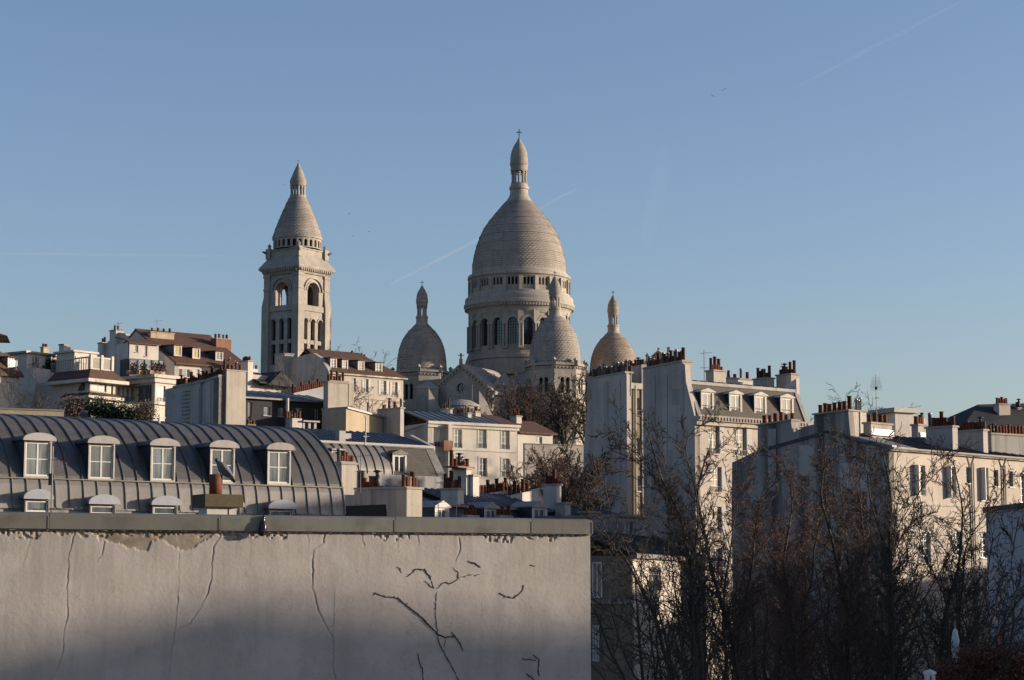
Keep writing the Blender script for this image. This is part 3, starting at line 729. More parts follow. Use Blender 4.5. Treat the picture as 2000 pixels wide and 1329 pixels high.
    p = X(l, 0, zt); q.box(p[0]-.3, p[0]+.3, p[1]-.3, p[1]+.3, zt-.2, zt+1.3); p = X(-l, 0, zt); q.box(p[0]-.2, p[0]+.2, p[1]-.2, p[1]+.2, zt, zt+.5)
    q.build('porch_roof', M['stoned'], pl)
    x, y, z = local(1264, 712, 442); q = MB(); q.lathe([(.9, z), (.7, z+.6), (.3, z+.9), (.25, z+1.6), (.45, z+1.8), (.0, z+2.6)], 8, x, y); q.box(x-.8, x+.8, y-.8, y+.8, 0, z); q.build('finial', M['stoned'], root)
basilica()

def bell_tower():
    Y = 405.0; k = Y/F; ctr = at(578, 700, Y); base = gz(ctr.x, ctr.y)-1; th = R(-36)
    root = empty('bell_tower', (ctr.x, ctr.y, base), th, 'square pale stone bell tower with conical tiled top left of the domes', 'bell tower')
    zz = lambda py: at(578, py, Y).z-base
    hw = lambda p: p*k
    zn = lambda py: at(590, py, Y-5.6).z-base       # heights read on the near corner
    Wd = hw(97)/1.0; H = Wd/2; ins = .55
    def face(mb, i, fn, h=H):
        a = i*math.pi/2; c, s_ = math.cos(a), math.sin(a)
        T = lambda x, z, q: (c*x-s_*(-(h-q)), s_*x+c*(-(h-q)), z)
        fn(mb, T)
    zl = lambda py: at(551, py, Y-3.5).z-base
    # shaft with corner buttresses and three lancets on every side
    zsb, zst = -0.0, zl(597)
    cb = H*.36
    m = MB()
    for i in range(4):
        def f(mb, T):
            w = H*.66; a = 2*w/3
            z0_, z1_ = zl(720), zl(612)
            for j in (-1, 0, 1):
                x = j*a; arch_panel(mb, T, x-a/2, x+a/2, z0_, z1_, x-.62, x+.62, zl(712), zl(629), .8, 8)
                archivolt(mb, T, x, .66, zl(629), .28, .14)
            mb.quad(T(-w, 0, 0), T(w, 0, 0), T(w, z0_, 0), T(-w, z0_, 0)); mb.quad(T(-w, z1_, 0), T(w, z1_, 0), T(w, zst, 0), T(-w, zst, 0))
            for q in (-1, 0, 1):
                x = q*a; mb.quad(T(x-.62, zl(672), .1), T(x+.62, zl(672), .1), T(x+.62, zl(664), .1), T(x-.62, zl(664), .1))
                mb.quad(T(x-.62, zl(664), .1), T(x+.62, zl(664), .1), T(x+.62, zl(664), .6), T(x-.62, zl(664), .6))
        face(m, i, f, H-ins)
    sh = m.build('shaft', M['stone'], root)
    for i in range(4):
        a = i*math.pi/2
        for q in (-1, 0, 1):
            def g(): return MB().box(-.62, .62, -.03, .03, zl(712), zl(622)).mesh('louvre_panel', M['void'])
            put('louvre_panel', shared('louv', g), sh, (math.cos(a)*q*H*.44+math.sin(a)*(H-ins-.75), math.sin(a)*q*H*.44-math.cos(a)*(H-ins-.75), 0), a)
    bt = MB()
    for sx in (-1, 1):
        for sy in (-1, 1):
            x0, x1 = sorted((sx*(H-cb), sx*H)); y0, y1 = sorted((sy*(H-cb), sy*H))
            q = MB(); q.box(x0, x1, y0, y1, 0, zl(598)); tb = H-.28
            X0, X1 = sorted((sx*(H-cb), sx*tb)); Y0, Y1 = sorted((sy*(H-cb), sy*tb))
            za, zb_ = zl(598), zl(578)
            q.add([(x0, y0, za), (x1, y0, za), (x1, y1, za), (x0, y1, za), (X0, Y0, zb_), (X1, Y0, zb_), (X1, Y1, zb_), (X0, Y1, zb_)], [(0, 1, 5, 4), (1, 2, 6, 5), (2, 3, 7, 6), (3, 0, 4, 7)])
            q.box(X0, X1, Y0, Y1, zb_-.01, zl(541)); q.box(X0-.12, X1+.12, Y0-.12, Y1+.12, zl(566), zl(563)); q.box(X0-.12, X1+.12, Y0-.12, Y1+.12, zl(541), zl(536))
            q.build('corner_buttress', M['stone'], root)
    # open belfry: one big arch a side
    m = MB(); hb = H-ins-.0
    for i in range(4):
        def f(mb, T):
            w = H*.72; z0_, z1_ = zst, zl(524); r = hw(15)/.81*.92
            arch_panel(mb, T, -w, w, z0_, z1_, -r*.98, r*.98, zl(597), zl(568), 1.0, 18)
            arch_panel(mb, lambda x, z, q: T(x, z, q+1.0), -w, w, z0_, z1_, -r*.82, r*.82, zl(597), zl(570), .6, 18)
            archivolt(mb, T, 0, r*1.02, zl(568), .3, .14, n=18); archivolt(mb, T, 0, r*1.42, zl(568), .28, .3, n=18)
            for s_ in (-1, 1):
                mb.quad(T(s_*r*1.45, zl(568), -.2), T(s_*w, zl(568), -.2), T(s_*w, zl(565), -.2), T(s_*r*1.45, zl(565), -.2))
            a_, b_ = zl(608), zl(597)
            mb.quad(T(-w, a_, -.25), T(w, a_, -.25), T(w, b_, -.25), T(-w, b_, -.25)); mb.quad(T(-w, b_, -.25), T(w, b_, -.25), T(w, b_, 1.6), T(-w, b_, 1.6)); mb.quad(T(-w, a_, -.25), T(w, a_, -.25), T(w, a_, 0), T(-w, a_, 0))
        face(m, i, f, hb)
    hb2 = H-.6
    m.box(-hb2, hb2, -hb2, hb2, zl(606), zl(600)); m.box(-hb2, hb2, -hb2, hb2, zl(536), zl(530))
    m.build('belfry', M['stone'], root)
    q = MB(); q.sm = True; zb_ = zl(572); q.lathe([(.9, zb_-1.4), (.75, zb_-1.1), (.6, zb_-.4), (.45, zb_), (.0, zb_+.15)], 20, .9, .4); q.box(-2.8, 2.8, .25, .5, zb_+.15, zb_+.45); q.build('bell', M['dark'], root)
    q = MB(); q.box(-.2, 3.0, .7, 3.0, zl(600), zl(552)); q.box(-3.4, 3.4, 1.5, 1.8, zl(562), zl(559)); q.build('bell_frame_block', M['bark'], root)  # solid dark box added to block the sky seen through the arches
    # cornice with dentils and the stone skirt roof
    m = MB(); m.lathe([((H-.25)*1.414, zl(536)), ((H-.1)*1.414, zl(533)), ((H-.1)*1.414, zl(530)), ((H+.45)*1.414, zl(526)), ((H+.55)*1.414, zl(523)), ((H+.5)*1.414, zl(521.5))], 4, 0, 0, math.pi/4)
    dn = 15
    for i in range(4):
        a = i*math.pi/2; c, s_ = math.cos(a), math.sin(a)
        for j in range(dn):
            x = -H+.2+(j+.5)*(2*H-.4)/dn; y0 = -(H+.38); y1 = -(H-.12)
            vs = [(c*X-s_*Y_, s_*X+c*Y_, z) for z in (zl(531.5), zl(526.5)) for X, Y_ in ((x-.13, y0), (x+.13, y0), (x+.13, y1), (x-.13, y1))]
            m.add(vs, [(0, 1, 2, 3), (4, 7, 6, 5), (0, 4, 5, 1), (1, 5, 6, 2), (2, 6, 7, 3), (3, 7, 4, 0)])
    m.build('cornice', M['stone'], root)
    m = MB(); m.lathe([((H+.5)*1.414, zl(521.5)), ((H-.35)*1.414, zl(509)), ((H-.9)*1.414, zz(506))], 4, 0, 0, math.pi/4)
    m.build('skirt_roof', M['stoned'], root)
    m = MB(); m.lathe([((H-.95)*1.414, zz(509)), ((H-.95)*1.414, zz(494)), ((H-.8)*1.414, zz(493)), ((H-.8)*1.414, zz(490.5)), (hw(46), zz(490))], 4, 0, 0, math.pi/4)
    for sx in (-1, 1):      # corner blocks with carved beasts
        for sy in (-1, 1):
            x, y = sx*(H-1.0), sy*(H-1.0); m.box(x-.55, x+.55, y-.55, y+.55, zz(509), zz(489)); m.lathe([(.5, zz(489)), (.25, zz(486)), (.42, zz(483)), (.15, zz(480)), (.0, zz(478))], 6, x, y)
            for t in (0, 1):
                dx, dy = (sx, 0) if t else (0, sy); m.tube([(x, y, zz(497)), (x+sx*.6, y+sy*.6, zz(496)), (x+sx*1.0, y+sy*1.0, zz(494))], [.35, .3, .12], 6)
    m.build('attic', M['stone'], root)
    # round arcade
    n = 26; r = hw(47.5); m = MB()
    for i in range(n):
        a = 2*math.pi*i/n; c, s_ = math.cos(a), math.sin(a); w = r*math.tan(math.pi/n)
        T = lambda x, z, q, c=c, s_=s_: (c*(r-q)-s_*x, s_*(r-q)+c*x, z)
        arch_panel(m, T, -w, w, zz(489.5), zz(470), -w*.58, w*.58, zz(487.5), zz(477), .5, 6)
    m.lathe([(r-.05, zz(471)), (hw(49.5), zz(470)), (hw(50), zz(466)), (hw(49), zz(464.5))], 64)
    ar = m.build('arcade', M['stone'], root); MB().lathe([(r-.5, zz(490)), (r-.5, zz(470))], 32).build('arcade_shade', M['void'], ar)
    P = [(48.5, 465), (44.5, 452), (39.5, 439), (34, 425), (28.5, 412), (23, 400), (18.5, 390), (16, 386)]
    courses([(hw(a), zz(b)) for a, b in P], 24, .13, 150, 0, 0, .035).build('spire', M['dome'], root)
    lantern(root, '', 0, 0, [(hw(16.3), zz(387)), (hw(16.3), zz(383.5)), (0, zz(383.4))], zz(384), zz(366), hw(13), 12,
            [(hw(15.5), zz(364)), (hw(15.5), zz(358.5)), (hw(17), zz(357)), (hw(14.5), zz(350)), (hw(11), zz(341)), (hw(7.5), zz(333)), (hw(4), zz(326)), (hw(1.2), zz(320))], zz(320), hw(8), rcol=.2)
bell_tower()
# ------------------------------------------------------------------ houses on the hill, left
def house_red():
    b = Bld('house', 'white house with long red tiled roof, three dormers and a tall blank gable', 'house', (341, 705), 225, (462, 714.5))
    D = 13.5; H = b.H; W = b.W+1.5
    ridge_v, ridge_z = b.S(240, 650); 
    hl = b.holes([(349, 354, 721, 738), (360, 370, 722, 741), (384, 390, 722, 738), (403, 412, 724, 741), (432, 440, 725, 741), (450, 458, 726, 742)])
    zr = ridge_z; vm = min(ridge_v, 9)
    b.body(W, 2*vm, H, hl, 'white', gable=[(0, H), (vm, zr), (2*vm, H)], gable2=[(0, H), (vm, zr), (2*vm, H)])
    for i, h in enumerate(hl): b.window(h, shut='shutter' if i in (1, 3) else None, bars=2)
    sl = (zr-H)/vm
    b.roof([(-.5, H-.5*sl), (vm, zr+.1)], -.1, W+.3, 'redtile', .18); b.roof([(vm, zr+.1), (2*vm+.4, H-.4*sl)], -.1, W+.3, 'redtile', .18)
    b.roof([(vm-.15, zr+.16), (vm+.15, zr+.16)], -.1, W+.3, 'redtile', .1, name='ridge_cap')
    for x0, x1, y0, y1 in ((342, 353, 677, 694), (378, 389, 682, 699), (423, 434, 689, 703)):
        zt = b.L(x0, y1, 1.0)[1]; h = b.holes([(x0, x1, y0, y1)], 1.0)[0]
        b.dormer(h, 1.0, 4.6, 'flat', 'browntile', 'zincd', 'white', gl='blind' if x0 < 400 else 'pane', mat='framew')
    # gable outline with its chimney breasts
    g, _ = b.gable([(341, 705), (253, 668), (245, 652), (220, 647), (219, 662), (206, 672), (199, 672), (198, 680), (190, 698), (178, 706)], 0, .5, 'white', 'gable_wall')
    for (xa, xb, yt) in ((222, 234, 646), (199, 207, 671)):
        v0, z = b.S(xb, yt); v1, _ = b.S(xa, yt)
        b.stack(-.5, .5, v0, v1, z-9, z, mat='white', pots='cc', along='v')
    u0, z1 = b.L(238, 647, 7); b.stack(.6, 3.6, 6.6, 7.4, z1-2, z1+.1, mat='ochre', pots='cccc')
    u0, z1 = b.L(296, 656, 7.3); b.stack(u0, u0+2.2, 7, 7.8, z1-1.6, z1, mat='ochre', pots='pc')
    u0, z1 = b.L(413, 664, 6.5); b.stack(u0, u0+2.0, 5.4, 6.6, z1-3, z1, mat='brickm', pots='cccc')
    # side wing with a glazed terrace room
    u0, z1 = b.L(253, 669, 0); u1, z0 = b.L(300, 700, 0)
    hs = b.holes([(264, 270, 675, 688), (283, 288, 676, 696)], 0); mb = MB(); b.panel(mb, u0, u1+.6, z0-8, z1, hs, 0); mb.box(u0, u1+.6, .25, 3, z0-8, z1)
    b.part('side_wing', mb, 'white')
    for h in hs: b.window(h, bars=1, gl='paned')
    b.roof([(-.3, z1), (1, z1+.5), (3, z1+.9)], u0-.2, u1+.7, 'browntile', .14)
    v = -2.2; u0, z1 = b.L(253, 700, v); u1, z0 = b.L(322, 728, v)
    hs = b.holes([(255, 269, 704, 721), (272, 283, 703, 721), (284, 297, 703, 722), (301, 311, 704, 722), (312, 321, 705, 722)], v)
    mb = MB(); b.panel(mb, u0, u1, z0-6, z1, hs, v); mb.box(u0, u1, -2, -.1, z0-6, z1); b.part('terrace_room', mb, 'zincd')
    for h in hs: b.window(h, v, bars=0, divs=1, mat='shutter', sill=False, dep=.08)
house_red()

def villa_right():
    b = Bld('villa', 'cream villa with rounded corner, tall tower windows and terrace planters', 'villa', (303, 738), 216, (341, 742))
    H = b.H; W = b.W+2
    hl = b.holes([(308, 323, 754, 785)]); D = 8
    a = b.S(267, 738)[0]
    b.body(W, D, H, hl, 'villa', gable=[(0, H), (D, H)])
    for h in hl: b.window(h, bars=1, rail=True)
    # the left-hand face carries a big window: build it on the plane x=0 turned by a quarter
    lf = b.S(273, 770)[0]; l2 = b.S(296, 770)[0]; zt = b.S(284, 753)[1]; zb = b.S(284, 784)[1]
    fw, fh = lf-l2, zt-zb; f, p = win_meshes(r2(fw), r2(fh), 0, 'dark', 'pane', 3)
    o = put('window', f, b.root, (-.16, (lf+l2)/2, zb), -math.pi/2); put('pane', p, o)
    m = MB(); m.box(-.6, W, -.6, D, H, H+.35); m.box(-.3, W, -.3, D, H-.5, H); b.part('cornice', m, 'villa')
    m = MB(); zf = b.S(284, 792)[1]; m.box(-.35, W, -.35, D, zf, zf+.3); b.part('string_course', m, 'villa')
    for i, (x, y) in enumerate(((296, 806), (308, 807))):
        v0 = b.S(x-3, y)[0]; z = b.L(x+10, y+8)[1]
        u = b.L(x+6, y+8)[0]; q = MB(); n = 8
        q.prism_v([(u-.35, z-.8), (u+.35, z-.8)]+[(u+.35*math.cos(math.pi*k/n), z+.35*math.sin(math.pi*k/n)) for k in range(n+1)], -.05, .02); b.part('arched_niche', q, 'paned')
    # planters with red shrubs on the terrace
    for i, x in enumerate((256, 276, 300, 318, 333)):
        u, v = b.Z(x, 722, H+.35+.5); q = MB(); q.box(-.5, .5, -.25, .25, 0, .4); pl = q.build('planter', M['clayp'], b.root, (u, max(v, .2), H+.35))
        leaves((0, 0, .75), (.7, .45, .55), 130, .13, 'leafr' if i != 1 else 'leafd', pl, 'shrub')
def leaves(c, r, n, size, mat, parent, name='foliage', seed=None):
    rr = random.Random(seed if seed is not None else n*7+int(size*100)); mb = MB()
    lump = [(rr.gauss(0, .45), rr.gauss(0, .45), rr.gauss(0, .4)) for _ in range(9)]
    for i in range(n):
        l = lump[i % 9]; d = [rr.gauss(0, .3) for _ in range(3)]
        p = Vector(((l[0]+d[0])*r[0], (l[1]+d[1])*r[1], (l[2]+d[2])*r[2]))
        q = (abs(p.x)/r[0])**2+(abs(p.y)/r[1])**2+(abs(p.z)/r[2])**2
        if q > 1.3: p /= math.sqrt(q)
        p += Vector(c); a = Vector((rr.gauss(0, 1), rr.gauss(0, 1), rr.gauss(0, 1))).normalized(); e = a.orthogonal().normalized(); f = a.cross(e); s_ = size*rr.uniform(.6, 1.3)
        mb.quad(p-e*s_, p-f*s_*.6, p+e*s_, p+f*s_*.6)
    return mb.build(name, M[mat], parent)
villa_right()

def villa_left():
    b = Bld('villa', 'cream villa with canted bay, brown tiled skirt roof and balustraded roof terrace', 'villa', (176, 739), 212, (226, 744))
    H = b.H; W = b.W
    hl = b.holes([(179, 208, 747, 765), (181, 207, 776, 792), (215, 221, 751, 771)])
    b.body(W, 9, H, hl, 'villa')
    for i, h in enumerate(hl): b.window(h, bars=0, divs=2 if i < 2 else 1, mat='shutter')
    # canted side face with the arched window, seen turned to the left
    vl, _ = b.S(146, 752); v1, z1 = b.S(166, 745); v2, z2 = b.S(152, 764); lw = v2-v1
    q = MB(); n = 8; pts = [(v1, z2), (v2, z2)]+[(v2-(lw)*(1-math.cos(math.pi/2*k/n)) if False else v2-lw*k/n, z2+(z1-z2)*math.sin(math.pi/2*k/n)) for k in range(n+1)]
    q.prism_u(pts, -.06, .04); b.part('arched_window', q, 'paned')
    q = MB(); zb = b.S(158, 768)[1]; q.prism_u([(v1, zb-2), (v2, zb-2), (v2, zb), (v1, zb)], -.05, .04); b.part('window', q, 'paned')
    # left wing wall
    g = MB(); va, za = b.S(104, 738); g.box(.1, 6, 4, va, 0, H); b.part('wing', g, 'villa')
    # skirt roofs
    for (yy, dz, out, mt) in ((0, 1.0, .9, 'browntile'),):
        m = MB(); L_ = va
        m.add([(-out, -out, H-.1), (W+out, -out, H-.1), (W+out, L_, H-.1), (-out, L_, H-.1), (.2, .2, H+dz), (W-.2, .2, H+dz), (W-.2, L_, H+dz), (.2, L_, H+dz)], [(0, 1, 5, 4), (1, 2, 6, 5), (2, 3, 7, 6), (3, 0, 4, 7), (4, 5, 6, 7), (3, 2, 1, 0)])
        b.part('skirt_roof', m, mt)
        m = MB(); m.box(-out-.1, W+out+.1, -out-.1, L_, H-.45, H-.1); b.part('eaves_board', m, 'villa')
    zb = b.L(200, 768)[1]; m = MB(); o_ = .6
    m.add([(-o_, -o_, zb-.4), (W+o_, -o_, zb-.4), (W+o_, 4, zb-.4), (-o_, 4, zb-.4), (0, 0, zb), (W, 0, zb), (W, 4, zb), (0, 4, zb)], [(0, 1, 5, 4), (1, 2, 6, 5), (3, 0, 4, 7), (3, 2, 1, 0)])
    b.part('canopy', m, 'browntile'); m = MB(); m.box(-o_-.05, W+o_+.05, -o_-.05, 4, zb-.7, zb-.4); b.part('canopy_board', m, 'villa')
    # terrace balustrade
    zt = H+1.0; m = MB(); hh = 1.35
    m.box(.2, W-.2, .25, .4, zt+hh-.15, zt+hh); m.box(.2, W-.2, .25, .4, zt, zt+.12); m.box(.2, .35, .25, 6, zt+hh-.15, zt+hh)
    n = 22
    for i in range(n+1): u = .3+(W-.6)*i/n; m.box(u-.03, u+.03, .28, .36, zt, zt+hh)
    for i in range(16): v = .3+6*i/16; m.box(.22, .3, v-.03, v+.03, zt, zt+hh)
    for u in (.3, W/2, W-.3): m.box(u-.15, u+.15, .15, .45, zt, zt+hh+.2)
    b.part('balustrade', m, 'villa')
    m = MB(); m.box(.3, W-.2, 3, 6, zt-.2, zt+2.0); m.box(0, W, 2.8, 6.2, zt+2.0, zt+2.2); b.part('terrace_pavilion', m, 'villa')
    for i in range(3):
        m = MB(); u = .8+i*(W-1.6)/2.4; m.box(u-.35, u+.35, 2.94, 2.99, zt+.9, zt+1.6); b.part('pavilion_window', m, 'paned')
    # link block with glazed front between the two villas
    v = 1.0; u0, z1 = b.L(228, 753, v); u1, z0 = b.L(266, 785, v)
    hs = b.holes([(229+9*i, 236.5+9*i, 756+.6*i, 783+.6*i) for i in range(4)], v); m = MB(); b.panel(m, u0-.3, u1+1, 0, z1, hs, v); m.box(u0-.3, u1+1, v+.3, 6, 0, z1)
    b.part('link_wall', m, 'villa')
    for h in hs: b.window(h, v, bars=0, divs=1, sill=False, rail=True)
    b.roof([(v-.7, z1), (v+5, z1+.6)], u0-.6, u1+1.2, 'browntile', .15)
    v = -1.5; u0, z1 = b.L(224, 790, v); u1, z0 = b.L(272, 806, v); m = MB(); m.box(u0, u1, v, v+2.4, z0, z1+.2); m.box(u0+.3, u1-.3, v+.3, v+2, 0, z0); b.part('lower_terrace', m, 'villa')
villa_left()

def villa_block():
    b = Bld('house', 'flat roofed white block house with square chimney behind the terrace', 'house', (52, 690), 222, (110, 697))
    H = b.H; W = b.W+2.5
    hl = b.holes([(63, 75, 697, 717), (88, 105, 701, 726)])
    b.body(W, 7, H, hl, 'white'); [b.window(h, bars=0, rail=(i == 0)) for i, h in enumerate(hl)]
    m = MB(); m.box(-.4, W+.3, -.4, 7.2, H, H+.22); b.part('flat_roof', m, 'zinc')
    m = MB(); m.box(-.2, 2.3, -1.4, 0, 0, b.L(60, 718, -1.4)[1]); b.part('porch', m, 'villa')
    u, z = b.L(125, 674, -2); u1 = b.L(138, 674, -2)[0]; b.stack(u, u1, -2, -1.2, 0, z, mat='white', cap='dark')
    u, z = b.L(85, 685, 3); b.stack(u, u+.8, 3, 3.5, H, z+.3, mat='ochre', pots='ss')
    # terrace wall with railing to its right
    u0, z = b.L(100, 728, -1.5); u1 = b.L(170, 728, -1.5)[0]; m = MB(); m.box(u0, u1, -1.5, 0, 0, z)
    b.part('terrace_wall', m, 'white'); m = MB(); m.box(u0, u1, -1.5, -1.44, z+1, z+1.06)
    for i in range(30): uu = u0+(u1-u0)*i/29; m.box(uu-.02, uu+.02, -1.5, -1.46, z, z+1)
    b.part('railing', m, 'lead')
    leaves((u0+1.0, 0, z+1.0), (1.6, .8, 1.1), 500, .16, 'leafd', b.root, 'terrace_shrub'); leaves((u1+.5, .5, z+.7), (1.8, .8, .8), 400, .16, 'leafd', b.root, 'terrace_shrub')
villa_block()

def villa_far_left():
    b = Bld('house', 'white house with small brown mansard and single dormer at left edge', 'house', (-30, 726), 210, (38, 733))
    H = b.H; W = b.W; b.body(W, 8, H, [], 'villa')
    v, z = 2.2, b.L(10, 690, 2.2)[1]
    b.roof([(-.5, H-.1), (0, H+.4), (v, z)], -1, W+.2, 'browntile', .2); b.roof([(v, z), (v+2.5, z+1.3), (v+5, z)], -1, W-.6, 'browntile', .2)
    h = b.holes([(17, 32, 701, 723)], .3)[0]; b.dormer(h, .3, 3.5, 'flat', 'browntile', 'brown', 'white')
    h = b.holes([(-22, -8, 700, 722)], .3)[0]; b.dormer(h, .3, 3.5, 'flat', 'browntile', 'brown', 'white')
    m = MB(); hh = b.holes([(20, 27, 745, 765)])[0]; b.window(hh, v=-.2, sill=False, gl='paned')
    c = Bld('house', 'dark tiled eaves corner jutting in at the left edge above the villas', 'house', (-120, 653), 190, (14, 656), base=20)
    m = MB(); W2 = c.W; m.add([(0, 0, c.H), (W2, 0, c.H), (W2, 6, c.H), (0, 6, c.H), (0, 3, c.H+1.1), (W2-2.6, 3, c.H+1.1)], [(0, 1, 5, 4), (1, 2, 5), (2, 3, 4, 5), (3, 2, 1, 0), (0, 4, 3)])
    c.part('roof', m, 'browntile'); m = MB(); m.box(0, W2-1.7, .8, 5, 0, c.H); c.part('wall', m, 'greyd')
villa_far_left()

def yellow_wall():
    a = Bld('garden_wall', 'long pale yellow garden wall at left above the zinc roof', 'wall', (-30, 796), 150, (125, 800.5))
    m = MB(); m.box(0, a.W, 0, .35, 0, a.H-.12); a.part('wall', m, 'ochre'); m = MB(); m.box(-.05, a.W+.05, -.06, .41, a.H-.12, a.H); a.part('coping', m, 'lead')
    v = at(164, 822, 168); r = empty('roof_vent', (v.x, v.y, v.z-3), 0, 'pale cylindrical roof vent with rounded cap beside the hedge', 'roof vent')
    m = MB(); m.sm = True; m.lathe([(.28, 0), (.28, 3.6), (.32, 3.62), (.32, 3.75), (.2, 3.86), (0, 3.9)], 16); m.build('vent_pipe', M['zinc'], r)
yellow_wall()

def house_tower_side():     # the long house right of the bell tower foot
    b = Bld('house', 'long cream house with brown hipped roof and four dormers right of the bell tower', 'house', (643, 728.5), 236, (788, 740))
    H = b.H; W = b.W
    hl = b.holes([(711, 719, 741, 767), (744, 754, 744, 772), (766, 776, 747, 773), (664, 672, 737, 764), (686, 695, 739, 766), (712, 720, 786, 812), (745, 754, 790, 815), (766, 776, 792, 818)])
    D = 11; b.body(W, D, H, hl, 'cream', gable=[(0, H), (D, H)])
    for i, h in enumerate(hl): b.window(h, shut='framew' if i in (0, 1, 2) else None, bars=3, rail=True)
    zs = b.L(750, 781)[1]; m = MB(); m.box(-.05, W+.08, -.12, -.002, zs-.12, zs); b.part('string_course', m, 'cream')
    m = MB(); m.box(-.3, W+.4, -.35, -.004, H-.12, H+.08); b.part('gutter', m, 'zinc')
    vr, zr = 5.5, b.L(690, 692, 5.5)[1]
    m = MB(); ur = b.L(700, 692, 5.5)[0]
    m.add([(.35, -.4, H+.05), (W+.4, -.4, H+.05), (W+.4, D+.3, H+.05), (.35, D+.3, H+.05), (.35, vr, zr+.2), (ur, vr, zr+.2)], [(0, 1, 5, 4), (1, 2, 5), (2, 3, 4, 5), (3, 2, 1, 0)]); b.part('roof', m, 'browntile')
    for x0, x1, y0, y1 in ((647, 656, 702, 720), (670, 678, 705, 722), (701, 710, 707, 723), (735, 745, 711, 727)):
        h = b.holes([(x0, x1, y0, y1)], .8)[0]; b.dormer(h, .8, 4.0, 'flat', 'browntile', 'brown', 'framew', divs=2)
    u, z = b.L(688, 697, 5); b.stack(u, u+2.3, 5, 5.8, zr-3, z, mat='ochre', pots='csccs')
    g, _ = b.gable([(643, 728), (640, 721), (626, 699), (612, 690), (596, 693), (572, 702), (566, 716)], 0, .5, 'grey', 'gable_wall')
    v0 = b.S(568, 700)[0]; v1 = b.S(549, 700)[0]; z = b.S(560, 694)[1]; b.stack(-.9, .4, v0, v1, 0, z, mat='grey')
    va = b.S(566, 740)[0]; vb = b.S(536, 740)[0]; m = MB(); m.prism_u([(va, 0), (vb, 0), (vb, b.S(536, 756)[1]), (va, b.S(562, 730)[1])], -.9, .3); b.part('lower_wall', m, 'grey')
house_tower_side()

def house_low_white():
    b = Bld('house', 'low house with pale parapet, dark roof and row of flue pipes below the bell tower', 'house', (494, 714), 228, (550, 720))
    H = b.H; W = b.W; m = MB(); m.box(0, W, 0, 7, 0, H-1.0); b.part('wall', m, 'grey'); m = MB(); m.box(0, W, 4, 4.5, H-1.0, H+.15); b.part('parapet', m, 'white')
    b.roof([(-1.2, H-1.9), (4, H-.2)], 0, W, 'slated', .15); m = MB(); m.add([(1, -1.5, H-2.2), (5.5, -1.5, H-2.2), (3, -1.5, H-.5), (3, 4, H-.5), (1, 4, H-2.2), (5.5, 4, H-2.2)], [(0, 1, 2), (0, 2, 3, 4), (1, 5, 3, 2)]); b.part('roof_gable', m, 'slated')
    pr = MB(); pr.box(0, W, 4.05, 4.4, H+.15, H+.2); o = b.part('flue_shelf', pr, 'white'); b.pots(o, 0, W, 4.1, 4.3, H+.2, 'm-cms-c-mm-sc-c', 'u')
    b.stackpx(469, 484.5, 494.5, 704, 760, 0, mat='white', pots='cscccs')
house_low_white()

# ------------------------------------------------------------------ middle ground
def tall_party():
    b = Bld('apartment_house', 'tall beige chimney wall with red pots standing behind the zinc barrel roof', 'apartment house', (428, 735), 165, (478, 739))
    z0 = 0; W = b.W
    uc = b.L(439, 760)[0]; zt2 = b.L(456, 726)[1]
    m = MB(); m.box(0, uc, 0, .8, 0, b.H); m.prism_v([(uc, 0), (W*1.02, 0), (W, zt2*.8), (W*.975, zt2), (uc, zt2)], -.25, 1.2); b.part('wall', m, 'beige')
    pts = [(428, 735), (428, 735), (401, 746)]
    for (xa, ya, xb, yb, th, mt) in ((428, 735, 400, 746, .5, 'grey'), (400, 744, 392, 746, .9, 'bluew'), (392, 742, 338, 757, .6, 'party'), (338, 757, 323, 761, .5, 'grey')):
        va, za = b.S(xa, ya); vb, zb = b.S(xb, yb); k = (.15 if th == .9 else 0)
        b.part('side_wall', MB().prism_u([(va, 0), (va, za), (vb, zb), (vb, 0)], k, th+.1), mt)
    b.wear_gable([(345, 356, 770, 826, 'bluew', .02), (380, 390, 760, 826, 'grey', .05), (404, 412, 752, 826, 'party', .05)], 0)
    for k in range(13):
        v0 = b.S(372, 760)[0]; z = b.S(366, 764+k*7.5)[1]; b.part('wall_bracket', MB().box(-.07, 0, v0, v0+1.1, z-.06, z+.03), 'greyd')
    def rowpots(xa, ya, xb, yb, s_, u0, u1, mt='grey'):
        va, za = b.S(xa, ya); vb, zb = b.S(xb, yb)
        o = b.part('chimney_cap', MB().prism_u([(va, za-.1), (va, za+.12), (vb, zb+.12), (vb, zb-.1)], u0-.05, u1+.05), 'stoned'); b.pots(o, u0, u1, va, vb, za+.12, s_, 'v', slope=zb-za)
    rowpots(400, 744, 338, 757, 'tcwccscctc-ccwcc', 0, .6)
    rowpots(428, 735, 402, 744, 'tccstc', 0, .5)
    o = b.part('chimney_cap', MB().box(uc-.05, W+.05, -.3, 1.25, zt2, zt2+.12), 'stoned'); b.pots(o, uc, W, 0, .8, zt2+.12, 'tcsmc', 'u')
    m = MB(); m.box(W*.5, W+14, 2, 9, 0, b.H-4); b.part('rear_block', m, 'greyd')
tall_party()

